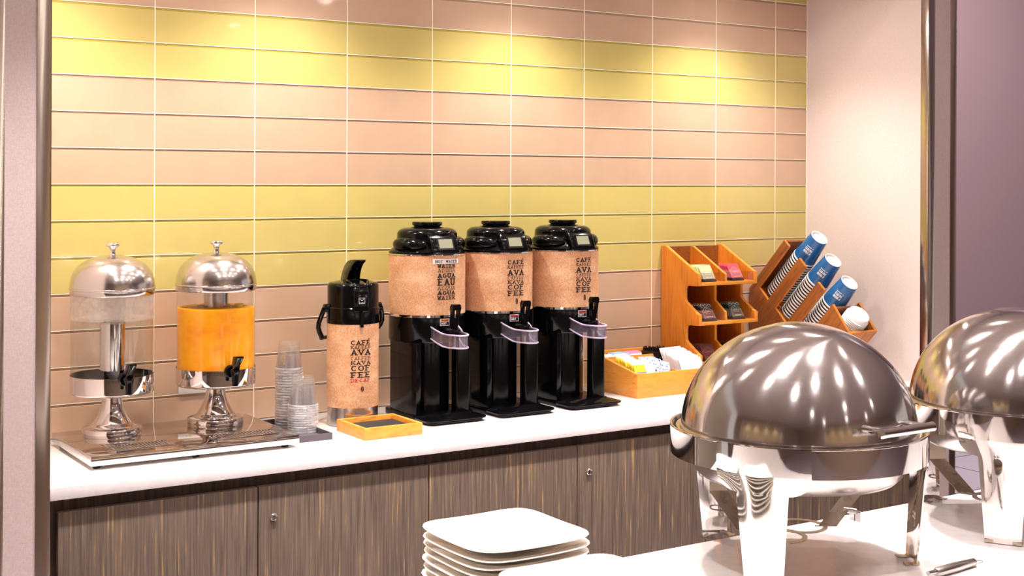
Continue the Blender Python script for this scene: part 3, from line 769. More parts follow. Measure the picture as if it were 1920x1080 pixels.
# ================================================================== COFFEE URNS
def urn(X, Y, water, lab):
    t = thing('coffee_urn' if not water else 'water_urn', lab, 'urn', (X, Y, ZC), group='row of three burlap-wrapped urns')
    z = lambda a: a - ZC
    R = .120
    MB().lathe([(.0001, z(1.118)), (R - .003, z(1.118)), (R - .001, z(1.122)), (R - .001, z(1.198)), (.0001, z(1.198))], 96).build('lower_body', M_BLACK, t)
    MB().lathe([(R - .001, z(1.195)), (R + .0006, z(1.1955)), (R + .0006, z(1.2025)), (R - .001, z(1.203))], 96).build('steel_ring', M_CHROME, t)
    sl = MB().lathe([(R - .002, z(1.2015)), (R, z(1.202)), (R, z(1.3845)), (R - .002, z(1.385))], 96).build('burlap_sleeve', M_BURLAP, t)
    MB().lathe([(R - .002, z(1.3835)), (R + .0012, z(1.384)), (R + .0012, z(1.3875)), (R - .002, z(1.388))], 96).build('upper_ring', M_CHROME, t)
    az = math.radians(271)
    fn = cyl_map(R, az); w = .0315
    ink = MB()
    if water:
        zz = lambda y: z(1.6144 - (y - 338.5) / 613.0)
        lines = (('WATER', 495.5, 502.3, .0022, .0016), ('ACQUA', 503.8, 511, .0011, .0009), ('AGUA', 512.6, 521.3, .0030, .0022), ('EAU', 522.4, 535.5, .0040, .0027),
                 ('ACQUA', 537, 543.8, .0011, .0009), ('AGUA', 545.2, 553, .0028, .0020), ('WATER', 554.8, 562, .0020, .0015))
        for tx, a, b_, st, vs in lines: put_line(ink, tx, -w, w, zz(b_), zz(a), st, fn, vst=vs)
        lb = MB(); rows = []
        f2 = cyl_map(R, az, .0004)
        lb.sheet([[f2(-.046 + .092 * i / 16, zz(yy)) for i in range(17)] for yy in (494.6, 486)])
        lb.build('label_strip', M_WHITE, sl, fix=False, smooth=False)
        put_line(ink, 'HOT WATER', -.040, .040, zz(493), zz(488), .0013, cyl_map(R, az, .0009), vst=.0011)
    else:
        zz = lambda y: z(1.6144 - (y - 339.5) / 573.0)
        lines = (('CAFÉ', 483.3, 491, .0024, .0019), ('KAFFEE', 493, 498.7, .0013, .0010), ('AVA', 500.8, 511, .0034, .0024), ('CAFFEE', 512.4, 518.2, .0010, .0008),
                 ('KAVA', 519.8, 526.4, .0018, .0013), ('COF', 527.4, 536.6, .0030, .0022), ('FEE', 538.5, 547.8, .0034, .0024))
        for tx, a, b_, st, vs in lines: put_line(ink, tx, -w, w, zz(b_), zz(a), st, fn, vst=vs)
        bn = MB(); bean(bn, .002, zz(557.8), .0045, .0106, fn); bn.build('bean_mark', M_BEAN, sl, fix=False, smooth=False)
    ink.build('lettering', M_INK, sl, fix=False, smooth=False)
    # warning sticker on the black body
    f3 = cyl_map(R - .001, math.radians(268), .0005); f4 = cyl_map(R - .001, math.radians(268), .0009)
    st = MB(); c0 = -.016
    st.sheet([[f3(c0 + .032 * i / 6, z(zv)) for i in range(7)] for zv in (1.170, 1.1915)], mi=0)
    st.sheet([[f4(c0 + .0015 + .029 * i / 6, z(zv)) for i in range(7)] for zv in (1.183, 1.1900)], mi=1)
    st.sheet([[f4(c0 + .0015 + .029 * i / 6, z(zv)) for i in range(7)] for zv in (1.1715, 1.182)], mi=2)
    f5 = cyl_map(R - .001, math.radians(268), .0012)
    put_line(st, 'HOT', -.012, .006, z(1.1735), z(1.1805), .0013, f5, mi=0, serif=False)
    put_line(st, 'WARN', -.010, .012, z(1.1845), z(1.189), .0007, f5, mi=2, serif=False)
    st.build('warning_sticker', [M_WHITE, M_RED if not water else M_ORNG, M_SATB], t, fix=False, smooth=False)
    # stand: back column, left wing, right post, base with drip tray
    mb = MB().lathe([(.0001, z(.900)), (.070, z(.900)), (.070, z(1.12)), (.0001, z(1.12))], 64)
    mb.build('back_column', M_BLACK, t)
    MB().prism([(-.097, -.108), (-.080, -.108), (-.080, .05), (-.060, .075), (-.075, .085), (-.100, .055), (-.102, -.06)], z(.900), z(1.12), fXY).build('left_wing', M_BLACK, t, bevel=.003)
    MB().prism(rrect(.040, .094, -.118, -.078, .012), z(.900), z(1.12), fXY).build('right_post', M_BLACK, t)
    MB().prism(rrect(-.104, .104, -.13, .10, .03), z(.8832), z(.902), fXY).build('foot_plate', M_BLACK, t, bevel=.003)
    dt = MB().prism(rrect(-.108, .102, -.208, -.10, .026), z(.893), z(.8995), fXY)
    dt.prism(rrect(-.099, .093, -.200, -.108, .022), z(.886), z(.893), fXY)
    dt = dt.build('drip_tray', M_BLACK, t, bevel=.0022)
    gr = MB()
    for i in range(9):
        yy = -.195 + i * .010
        rows = [[(-.075 + .15 * j / 14, yy + .0025 * math.sin(j * 1.7 + i), z(.9003)) for j in range(15)], [(-.075 + .15 * j / 14, yy + .0038 + .0025 * math.sin(j * 1.7 + i), z(.9018)) for j in range(15)]]
        gr.sheet(rows)
    gr.build('grate', M_BLACK, dt, kind='stuff', fix=False)
    # faucet: clear guard, collar, spout, pull handle
    fy = -.170
    body = MB().tube([(0, -.105, z(1.150)), (0, fy, z(1.150))], .014, 16).lathe([(.012, z(1.108)), (.014, z(1.135)), (.0175, z(1.148)), (.0185, z(1.158)), (.0185, z(1.163)), (.013, z(1.166)), (.0001, z(1.166))], 28, (0, fy)).build('faucet_body', M_BLACK, t)
    h = MB()
    prof = [(-.0075, 1.164), (.0075, 1.164), (.0085, 1.185), (.013, 1.205), (.0145, 1.232), (.012, 1.240), (-.012, 1.240), (-.0145, 1.232), (-.013, 1.205), (-.0085, 1.185)]
    hole = [(-.006, 1.205), (-.006, 1.222), (.006, 1.222), (.006, 1.205)]
    # handle with a window: frame from four prisms
    Hs = lambda u, v, a: (u, fy + a - (v - 1.164) * .10, z(v))
    h.prism([(-.0075, 1.164), (.0075, 1.164), (.009, 1.186), (.013, 1.200), (-.013, 1.200), (-.009, 1.186)], -.007, .007, Hs)
    h.prism([(-.013, 1.200), (-.006, 1.200), (-.006, 1.222), (-.0148, 1.222)], -.007, .007, Hs)
    h.prism([(.006, 1.200), (.013, 1.200), (.0148, 1.222), (.006, 1.222)], -.007, .007, Hs)
    h.prism([(-.0148, 1.222), (.0148, 1.222), (.0148, 1.233), (.011, 1.240), (-.011, 1.240), (-.0148, 1.233)], -.009, .009, Hs)
    h.build('faucet_handle', M_BLACK, body, angle=25)
    def gp(u):   # U-shaped plan path, u 0..1 ; returns x,y
        s = .047
        if u < .36: k = u / .36; return (-s + (.012 * k * k), -.100 - .060 * k)
        if u > .64: k = (1 - u) / .36; return (s - (.012 * k * k), -.100 - .060 * k)
        a = (u - .36) / .28 * PI
        return (-.035 * math.cos(a), -.160 - .070 * math.sin(a))
    rows = []
    n = 44
    for zi in (0, 1):
        rw = []
        for i in range(n + 1):
            u = i / n; x, y = gp(u); d = abs(u - .5) * 2
            dip = .020 * (1 - max(0, (d - .25) / .75) ** 1.0) if d > .25 else .020
            top = 1.170 - dip; bot = 1.135 - dip * 1.15
            rw.append((x, y, z(top if zi else bot)))
        rows.append(rw)
    g = MB()
    nr = lambda p: Vector((p[0], p[1] + .14, 0)).normalized() if (abs(p[0]) + abs(p[1] + .14)) > 1e-5 else Vector((0, -1, 0))
    g.sheet(rows, .0035, nr)
    g = g.build('faucet_guard', M_GUARD, t, fix=True)
    MB().tube(rows[1], .0026, 8).tube(rows[0], .0024, 8).build('guard_edge', M_GEDGE, g, fix=True)
    # lid: rim, cap, cheek lobes, brow with display, top disc
    lid = MB().lathe([(R - .004, z(1.387)), (R, z(1.388)), (R, z(1.394)), (R - .006, z(1.399)), (R - .018, z(1.408)), (.09, z(1.428)), (.0001, z(1.430))], 96).build('lid', M_BLACK, t, angle=45)
    cap = []
    for i in range(15):
        a = i / 14 * PI / 2
        cap.append((.064 + .030 * math.cos(a), z(1.446) + .020 * math.sin(a)))
    MB().lathe([(.097, z(1.425)), (.0945, z(1.434)), (.094, z(1.446))] + cap[1:] + [(.0001, z(1.470))], 80).build('lid_cap', M_BLACK, lid, angle=45)
    MB().lathe([(.040, z(1.464)), (.042, z(1.472)), (.047, z(1.4745)), (.0475, z(1.480)), (.046, z(1.4845)), (.0001, z(1.4855))], 56).lathe([(.052, z(1.468)), (.030, z(1.472))], 40).build('top_knob', M_BLACK, lid, angle=45)
    for s in (-1, 1):
        pth = []; rr = []
        for i in range(25):
            u = i / 24
            a = az + s * math.radians(32 + 78 * u)
            pth.append((.097 * math.cos(a), .097 * math.sin(a), z(1.4155)))
            rr.append(.0235 * max(.12, math.sin(PI * (.04 + .92 * u))) ** .45)
        MB().tube(pth, rr, 16, flat=1.0).build('side_grip', M_BLACK, lid)
    # brow
    P_ = [(.0, 1.40), (.0, 1.470), (.045, 1.4655), (.080, 1.4525), (.102, 1.438), (.1115, 1.420), (.1200, 1.397), (.121, 1.390), (.10, 1.389)]
    Tb = lambda u, v, a: (u * math.cos(az) - a * math.sin(az), u * math.sin(az) + a * math.cos(az), z(v))
    bw = MB().prism(P_, -.048, .048, Tb).build('brow', M_BLACK, lid, bevel=.011, bseg=4)
    # display on the sloped front of the brow
    def face(u, w_, off):   # u 0..1 down the slope
        A = Vector((.1035, 1.438)); Bq = Vector((.1185, 1.401)); p = A.lerp(Bq, u); nrm = Vector((.927, .375))
        q = p + nrm * off
        return Tb(q.x, q.y, w_)
    MB().add([face(.02, -.029, .0012), face(.02, .029, .0012), face(1, .029, .0012), face(1, -.029, .0012)] + [face(.02, -.029, -.004), face(.02, .029, -.004), face(1, .029, -.004), face(1, -.029, -.004)],
        [(0, 1, 2, 3), (0, 4, 5, 1), (1, 5, 6, 2), (2, 6, 7, 3), (3, 7, 4, 0)]).build('display_bezel', M_SATB, bw, smooth=False)
    MB().add([face(.13, -.024, .0018), face(.13, .024, .0018), face(.86, .024, .0018), face(.86, -.024, .0018)], [(0, 1, 2, 3)]).build('display', M_LCD, bw, smooth=False)
    # chin lip below display
    MB().tube([Tb(.1175, 1.392, -.040), Tb(.1205, 1.3905, 0), Tb(.1175, 1.392, .040)], .0030, 8).build('chin_lip', M_BLACK, bw)
    return t
urn(0.807, -0.190, True, 'leftmost of the three urns, its burlap wrap labelled HOT WATER')
urn(1.061, -0.190, False, 'middle of the three burlap urns, lettered CAFE and COFFEE')
urn(1.327, -0.190, False, 'rightmost of the three burlap urns, next to the sugar caddy')

# ================================================================== SUGAR CADDY
cx0, cx1, cy0, cy1 = 1.548, 1.893, -0.316, -0.035
t = thing('sugar_caddy', 'low honey pine box caddy holding packets and stirrers beside the urns', 'caddy', (0, 0, 0))
side = [(cy0, ZC), (cy1, ZC), (cy1, 1.008), (-.09, 1.008), (cy0 + .01, .966), (cy0, .9655)]
MB().prism(side, cx0, cx0 + .010, fYZ).build('left_side', M_PINE, t, bevel=.0008)
MB().prism(side, cx1 - .010, cx1, fYZ).build('right_side', M_PINE, t, bevel=.0008)
MB().box(cx0 + .010, cx1 - .010, cy0, cy0 + .010, ZC, .9655).build('front_side', M_PINE, t, bevel=.0008)
MB().box(cx0 + .010, cx1 - .010, cy1 - .010, cy1, ZC, 1.012).build('back_side', M_PINE, t, bevel=.0008)
MB().box(cx0 + .010, cx1 - .010, cy0 + .010, cy1 - .010, ZC, ZC + .008).build('bottom', M_PINE, t)
MB().prism([(-.178, ZC + .008), (-.170, ZC + .008), (-.128, .998), (-.133, 1.001)], cx0 + .010, cx0 + .215, fYZ).build('sloping_divider', M_PINE, t)
MB().box(cx0 + .215, cx0 + .222, cy0 + .010, cy1 - .010, ZC + .008, .958).build('lengthwise_divider', M_PINE, t)

def pk_mat(name, base, bands, scale=60, speck=None):
    mm = mat(name, base, 0.5)
    b = mm.node_tree.nodes['Principled BSDF']
    mp = coords(mm, (1, 1, 1)); sp = N(mm, 'ShaderNodeSeparateXYZ'); L(mm, mp, 0, sp, 0)
    mr = N(mm, 'ShaderNodeMapRange'); mr.inputs['From Min'].default_value = 0; mr.inputs['From Max'].default_value = .064
    L(mm, sp, 'Z', mr, 'Value')
    r = ramp(mm, [(bands[0][0], bands[0][1]), (bands[1][0], bands[1][1])] + list(bands[2:])); r.color_ramp.interpolation = 'CONSTANT'
    L(mm, mr, 0, r, 'Fac')
    if speck:
        n2 = N(mm, 'ShaderNodeTexVoronoi', i_Scale=scale); mp2 = coords(mm, (2.2, 2.2, 1.2), loc_rand=True); L(mm, mp2, 0, n2, 'Vector')
        lt = N(mm, 'ShaderNodeMath', operation='LESS_THAN'); lt.inputs[1].default_value = speck[1]; L(mm, n2, 'Distance', lt, 0)
        mx = N(mm, 'ShaderNodeMix', data_type='RGBA'); L(mm, lt, 0, mx, 0); L(mm, r, 'Color', mx, 6); mx.inputs[7].default_value = (*speck[0], 1)
        L(mm, mx, 2, b, 'Base Color')
    else: L(mm, r, 'Color', b, 'Base Color')
    return mm
YW = srgb(236, 208, 50); WH = srgb(245, 242, 244); BN = srgb(178, 112, 40)
PK_YEL = pk_mat('yellow_packet', YW, [(0, srgb(220, 140, 40)), (.30, srgb(150, 140, 160)), (.46, YW), (.86, WH)], 90, (srgb(90, 80, 100), .14))
PK_WHT = pk_mat('tan_white_packet', WH, [(0, srgb(214, 140, 50)), (.42, WH), (.9, WH)], 80, (srgb(150, 150, 190), .12))
PK_BLU = pk_mat('blue_white_packet', WH, [(0, srgb(60, 70, 120)), (.12, WH), (.9, WH)], 75, (srgb(40, 78, 170), .34))
PK_PNK = pk_mat('pink_packet', srgb(236, 130, 170), [(0, srgb(236, 130, 170)), (.5, WH), (.9, srgb(236, 150, 190))], 80)
PK_LBL = pk_mat('pale_blue_packet', WH, [(0, srgb(150, 200, 230)), (.5, WH), (.8, srgb(160, 205, 232))], 80, (srgb(120, 170, 220), .1))
PK_CRM = mat('frosted_white_sachet', srgb(246, 238, 240), 0.35)
def packet_mesh(w, h, th):
    mb = MB(); rows = []
    n = 8
    for j in range(n + 1):
        v = j / n
        rows.append([(-w / 2 + w * i / 8, -th * (math.sin(PI * v) ** .6 if 0 < v < 1 else 0) * math.sin(PI * max(.02, min(.98, i / 8))) ** .5 * .5 - .0003, h * v) for i in range(9)])
    rb = [[(p[0], -p[1], p[2]) for p in rw] for rw in rows]
    mb.sheet(rows); mb.sheet([list(reversed(rw)) for rw in rb])
    return mb
def packets(n, x, y, z, dx, dy, dz, w, h, th, matl, tilt, lab, grp, name='sugar_packet', rz=0.0, jit=1.0):
    first = None
    for k in range(n):
        if first is None:
            o = packet_mesh(w, h, th).build(name, matl); first = o
        else:
            o = first.copy(); COL.objects.link(o)
        o.location = (x + dx * k + random.uniform(-.001, .001) * jit, y + dy * k, z + dz * k + random.uniform(-.0015, .0015) * jit)
        o.rotation_euler = (-tilt + random.uniform(-.03, .03) * jit, random.uniform(-.03, .03) * jit, rz + random.uniform(-.04, .04) * jit)
        l = ('frontmost ' + lab) if k == 0 else (lab + ', %s from the front' % ORD[k])
        tag(o, l, 'packet', grp)
# tilt: packets lean back (top towards the wall)
packets(10, 1.590, -.290, ZC + .054, 0, .0108, .0022, .048, .064, .004, PK_YEL, .42, 'yellow packet in the left front row of the caddy', 'yellow packets in the front row')
packets(7, 1.636, -.294, ZC + .046, 0, .011, .0015, .038, .062, .004, PK_WHT, .42, 'white packet with a tan foot in the caddy front row', 'tan and white packets in the front row')
packets(10, 1.692, -.290, ZC + .050, 0, .0098, .0015, .060, .060, .004, PK_BLU, .42, 'blue and white sugar packet in the caddy front row', 'blue and white packets in the front row')
packets(14, 1.826, -.286, ZC + .056, .0004, .0085, .0018, .095, .066, .003, PK_CRM, .5, 'plain white sachet in the right pile of the caddy', 'plain white sachets in the caddy', rz=-.06)
packets(6, 1.592, -.118, ZC + .060, 0, .0085, 0, .052, .062, .004, PK_YEL, .35, 'yellow packet in the back left corner of the caddy', 'yellow packets in the back row')
packets(7, 1.652, -.122, ZC + .062, 0, .008, 0, .056, .064, .004, PK_LBL, .35, 'pale blue and white packet in the caddy back row', 'pale blue packets in the back row')
packets(6, 1.712, -.120, ZC + .064, 0, .008, 0, .052, .064, .004, PK_PNK, .35, 'pink and white packet in the caddy back row', 'pink packets in the back row')
for k in range(6):
    o = MB().box(-.003, .003, -.055, .055, 0, .0016).build('wooden_stirrer', M_WALNUT2)
    o.location = (1.566 + .004 * (k % 3), -.185 + .004 * k, .9855 - .0017 * (k // 3)); o.rotation_euler = (.17, 0, random.uniform(-.06, .06))
    tag(o, 'thin wooden stirrer lying at the left edge of the caddy', 'stirrer', 'wooden stirrers in the caddy')
sb = thing('straw_box', 'black box packed with short black straws at the caddy back', 'box', (1.815, -.085, ZC + .008))
MB().box(-.040, .040, -.035, .035, 0, .112).build('box_body', M_SATB, sb, bevel=.001)
mb = MB()
for i in range(220):
    x = random.uniform(-.039, .039); y = random.uniform(-.034, .034); h_ = .112 + random.uniform(.003, .016)
    mb.box(x - .0011, x + .0011, y - .0011, y + .0011, .10, h_)
mb.build('straw', M_SATB, sb, fix=False, smooth=False, kind='stuff')

# ================================================================== TEA RACK
RX0, RX1 = 1.905, 2.190
t = thing('tea_rack', 'three-tier orange pine rack of tea bags standing against the tiles', 'rack', (0, 0, 0))
prof = [(-.004, ZC), (-.004, 1.3765), (-.029, 1.377), (-.203, 1.286), (-.212, 1.284), (-.212, 1.240), (-.146, 1.238), (-.139, 1.233), (-.136, 1.226), (-.136, 1.192), (-.139, 1.184),
        (-.145, 1.178), (-.206, 1.140), (-.216, 1.138), (-.216, 1.099), (-.152, 1.096), (-.145, 1.091), (-.142, 1.084), (-.142, 1.048), (-.145, 1.040), (-.151, 1.034), (-.212, .996), (-.220, .992), (-.220, ZC)]
MB().prism(prof, RX0, RX0 + .014, fYZ, 0, 1).build('left_side', [M_PINE_V, M_PINE], t, bevel=.0008)
MB().prism(prof, RX1 - .014, RX1, fYZ, 0, 1).build('right_side', [M_PINE_V, M_PINE], t, bevel=.0008)
MB().box(RX0 + .014, RX1 - .014, -.014, -.004, ZC, 1.372).build('back_panel', M_WALNUT, t)
pd = [(-.014, ZC + .01), (-.014, 1.372), (-.030, 1.372), (-.196, 1.284), (-.205, 1.278), (-.205, 1.248), (-.150, 1.236), (-.150, 1.180), (-.205, 1.142), (-.209, 1.105), (-.152, 1.094), (-.152, 1.036), (-.212, .995), (-.212, ZC + .01)]
MB().prism(pd, 2.036, 2.047, fYZ, 0, 1).build('middle_divider', [M_PINE_V, M_PINE], t)
shelf_z = (1.240, 1.099, .955)
for i, zz in enumerate(shelf_z):
    yf = (-.211, -.216, -.220)[i]
    MB().box(RX0 + .014, RX1 - .014, yf, -.014, zz, zz + .012).build('shelf', M_PINE, t, bevel=.0006)
    for a, b_ in ((RX0 + .016, 2.035), (2.048, RX1 - .016)):
        MB().box(a, b_, yf + .004, yf + .0065, zz + .012, zz + .046).build('acrylic_front', M_ACRYL, t, smooth=False)
def tea_mat(name, top, mid, foot, ln):
    mm = mat(name, mid, 0.4, coat=0.2)
    b = mm.node_tree.nodes['Principled BSDF']
    mp = coords(mm, (1, 1, 1)); sp = N(mm, 'ShaderNodeSeparateXYZ'); L(mm, mp, 0, sp, 0)
    mr = N(mm, 'ShaderNodeMapRange'); mr.inputs['From Min'].default_value = 0; mr.inputs['From Max'].default_value = .070; L(mm, sp, 'Z', mr, 'Value')
    r = ramp(mm, [(0, foot), (.14, foot), (.16, mid), (.60, mid), (.62, top)]); r.color_ramp.interpolation = 'CONSTANT'; L(mm, mr, 0, r, 'Fac')
    L(mm, r, 'Color', b, 'Base Color')
    return mm
TEAS = [('pale green tea sachet', tea_mat('tea_green', srgb(200, 204, 150), srgb(186, 178, 150), srgb(60, 48, 50), None), srgb(238, 238, 225), 'left bin of the top shelf'),
        ('pink and red tea sachet', tea_mat('tea_pink', srgb(196, 70, 84), srgb(214, 110, 116), srgb(60, 30, 40), None), srgb(236, 200, 205), 'right bin of the top shelf'),
        ('black tea sachet with a brown panel', tea_mat('tea_brown', srgb(24, 20, 20), srgb(150, 96, 86), srgb(70, 40, 40), None), srgb(225, 215, 210), 'left bin of the middle shelf'),
        ('black tea sachet with a teal crest', tea_mat('tea_teal', srgb(24, 34, 31), srgb(112, 92, 84), srgb(46, 36, 36), None), srgb(190, 225, 215), 'right bin of the middle shelf'),
        ('dark red tea sachet', tea_mat('tea_red', srgb(70, 26, 24), srgb(104, 36, 34), srgb(60, 26, 26), None), srgb(150, 110, 105), 'left bin of the lowest shelf'),
        ('black tea sachet with a plum panel', tea_mat('tea_dark', srgb(26, 20, 22), srgb(60, 36, 40), srgb(30, 22, 24), None), srgb(110, 90, 92), 'right bin of the lowest shelf')]
for i, (nm, tm, lc, where) in enumerate(TEAS):
    sx = 1.972 if i % 2 == 0 else 2.108
    sh = i // 2; yf = (-.211, -.216, -.220)[sh]; zs = shelf_z[sh] + .013
    m_line = mat('tea_line_%d' % i, lc, 0.5)
    root = None
    for k in range(5):
        if root is None:
            root = thing('tea_bag', '', 'tea bag')
            w, h_ = .058, .070
            bag = packet_mesh(w, h_, .003).build('envelope', tm, root)
            ln = MB(); yo = -.0022
            fn = lambda u, v: (u, yo, v)
            def stroke(pts, wd=.0009):
                for a, b_ in zip(pts, pts[1:]):
                    dx, dy = b_[0] - a[0], b_[1] - a[1]; l = math.hypot(dx, dy) or 1; px, py = -dy / l * wd / 2, dx / l * wd / 2
                    ln.add([fn(a[0] + px, a[1] + py), fn(a[0] - px, a[1] - py), fn(b_[0] - px, b_[1] - py), fn(b_[0] + px, b_[1] + py)], [(0, 1, 2, 3)])
            stroke([(-.024, .010), (-.024, .040), (-.010, .052), (0, .057), (.010, .052), (.024, .040), (.024, .010)])
            stroke(_e(0, .044, .008, .006, 0, 360, 10), .0008)
            stroke([(-.016, .036), (.016, .036)], .0016); stroke([(-.012, .030), (.012, .030)], .0010); stroke([(-.016, .016), (.016, .016)], .0022)
            if i in (2, 3):
                for q in (-.018, 0, .018):
                    stroke(_e(q, .061, .007, .005, 0, 360, 8), .0007)
                stroke([(-.027, .062), (-.018, .069), (-.009, .062), (0, .069), (.009, .062), (.018, .069), (.027, .062)], .0008)
            ln.build('printed_lines', m_line, root, fix=False, smooth=False)
            o = root
        else: o = copy_tree(root)
        o.location = (sx - .003 * k, yf + .010 + .0055 * k + (.003 if k else 0), zs + .0006 * k)
        o.rotation_euler = (-.58 - .015 * k, 0, .05 * math.sin(i + k))
        pos = 'frontmost' if k == 0 else ('rearmost' if k == 4 else None)
        o['label'] = ('%s %s in the %s' % (pos, nm, where)) if pos else ('%s, %s from front, %s' % (nm, ORD[k], where))
        o['category'] = 'tea bag'; o['group'] = nm + 's, ' + where

# ================================================================== CUP AND LID HOLDER
HX0, HX1 = 2.340, 2.487
OY, OZ = -0.010, 1.203
AY, AZ = -0.694, 0.720
NY, NZ = -0.720, -0.694
def st(s, t_): return (OY + s * AY + t_ * NY, OZ + s * AZ + t_ * NZ)
hold = thing('cup_holder', 'slanted red-brown wooden holder for paper cups and lids in the corner', 'cup holder', (0, 0, 0))
poly = [(-.010, ZC), (-.010, OZ), st(.268, 0), st(.268, .034), st(.042, .034), st(.042, .100), st(.276, .100), st(.276, .146), st(.050, .146), st(.050, .225),
        st(.282, .225), st(.284, .268), st(.058, .268), st(.058, .330), st(.278, .330), st(.262, .456), st(.080, .456), (-.375, ZC)]
MB().prism(poly, HX0, HX0 + .012, fYZ, 0, 1).build('left_side', [M_WALNUT, M_WALNUT2], hold, bevel=.0006)
MB().prism(poly, HX1 - .012, HX1, fYZ, 0, 1).build('right_side', [M_WALNUT, M_WALNUT2], hold, bevel=.0006)
# back board of the first bay, lips of each bay and bay floors
def plank(name, s0, s1, t0, t1, x0=HX0 + .012, x1=HX1 - .012, m_=M_WALNUT):
    MB().prism([st(s0, t0), st(s1, t0), st(s1, t1), st(s0, t1)], x0, x1, fYZ).build(name, m_, hold, bevel=.0006)
plank('back_board', -.02, .270, .002, .012)
plank('bay_floor', .020, .030, .012, .118)
plank('bay_floor', .032, .042, .118, .226)
plank('bay_floor', .044, .054, .226, .332)
plank('lid_floor', .150, .158, .342, .446)
plank('lid_back', .090, .268, .334, .342)
plank('lid_front', .080, .262, .446, .456, HX0 + .012, HX1 - .012, M_WALNUT2)
plank('inner_runner', .06, .256, .104, .114, HX0 + .012, HX0 + .022, M_WALNUT2)
plank('inner_runner', .06, .262, .229, .239, HX0 + .012, HX0 + .022, M_WALNUT2)
# cups
CX = 2.4145
def cup_T(t_axis):
    ax = Vector((0, AY, AZ)).normalized()
    return ax
def paper_cup(top):
    tc_ = thing('paper_cup', '', 'cup')
    Hc, rb, rr = .113, .0335, .0440
    zr = .006
    if top:
        MB().lathe([(rr, zr - .001), (rb + .0006, Hc - .002), (rb, Hc)], 48).build('printed_wall', M_CUPB, tc_)
        MB().lathe([(rb, Hc), (rb - .002, Hc + .0005), (rb - .004, Hc - .001), (rb - .005, Hc - .006), (.0001, Hc - .0065)], 48).build('cup_base', M_CUPW, tc_)
    else:
        MB().lathe([(rr, zr - .001), (rr - .0006, .0145), (.034, .085)], 40).build('printed_wall', M_CUPSHADE, tc_)  # nested cups: wall coloured dark to stand for shade
    MB().lathe([(rr - .001, zr + .0008), (rr + .0012, zr), (rr + .0018, zr - .003), (rr + .0006, 0), (rr - .001, .0005)], 48).build('rolled_rim', M_CUPW, tc_)
    if top:
        # chain lettering, reading the right way up for an upright cup
        mb = MB(); Hm = Hc
        def fn(u, v):
            zz = v; k = (zz - zr) / (Hm - zr); r_ = rr + (rb - rr) * k + .0006
            a = CUP_AZ - u / .039
            return (r_ * math.cos(a), r_ * math.sin(a), zz)
        fl = lambda u, v: fn(u, 2 * .066 - v)     # cup is upside down
        put_line(mb, 'FOUR', -.0155, .0155, .074, .0845, .0018, fl, serif=False)
        put_line(mb, 'POINTS', -.0155, .0155, .061, .0715, .0015, fl, serif=False)
        put_line(mb, 'BY SHERATON', -.0155, .0155, .0535, .0575, .0007, fl, serif=False)
        mb.build('lettering', M_WHITE, tc_, fix=False, smooth=False)
    return tc_
rotq = Vector((0, 0, 1)).rotation_difference(Vector((0, AY, AZ)).normalized())
# azimuth (in cup frame) that faces the camera side, found from the direction to the camera
_dcam = (Vector((-1.256, -3.84, 1.614)) - Vector((CX, -.30, 1.30))).normalized()
_dl = rotq.inverted() @ _dcam
CUP_AZ = math.atan2(_dl.y, _dl.x) - 0.12
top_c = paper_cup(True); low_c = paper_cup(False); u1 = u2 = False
bays = (('top', .070, .018), ('middle', .176, .030), ('lowest', .286, .042))
for bi, (bn, tax, dsx) in enumerate(bays):
    stop = (.352, .342, .342)[bi]
    for k in range(17):
        sb_ = stop - .113 - k * .0132          # position of the rim plane
        if sb_ < (.032, .044, .056)[bi]: break
        if k == 0:
            o = top_c if not u1 else copy_tree(top_c); u1 = True
            lab = 'blue paper cup at the mouth of the %s bay of the wooden holder' % bn
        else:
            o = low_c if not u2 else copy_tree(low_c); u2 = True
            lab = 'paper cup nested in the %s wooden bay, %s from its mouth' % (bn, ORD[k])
        y_, z_ = st(sb_, tax)
        o.location = (CX, y_, z_); o.rotation_mode = 'QUATERNION'; o.rotation_quaternion = rotq
        o['label'] = lab; o['category'] = 'cup'; o['group'] = 'paper cups in the %s bay' % bn
# lids
lid0 = None
for k in range(7):
    if lid0 is None:
        lid0 = thing('cup_lid', '', 'lid')
        MB().lathe([(.0452, 0), (.0458, .002), (.0452, .004), (.0425, .005), (.0415, .012), (.0395, .020), (.036, .0225), (.033, .0215), (.0001, .0215)], 48).build('lid_shell', M_LIDP, lid0, angle=60)
        o = lid0
    else: o = copy_tree(lid0)
    y_, z_ = st(.276 - k * .0075, .3975)
    o.location = (2.4145, y_, z_); o.rotation_mode = 'QUATERNION'; o.rotation_quaternion = rotq
    o['category'] = 'lid'; o['group'] = 'white lids in the holder'
    o['label'] = 'topmost white cup lid in the lowest bay of the wooden holder' if k == 0 else ('white cup lid in the wooden holder, %s from the top' % ORD[k])

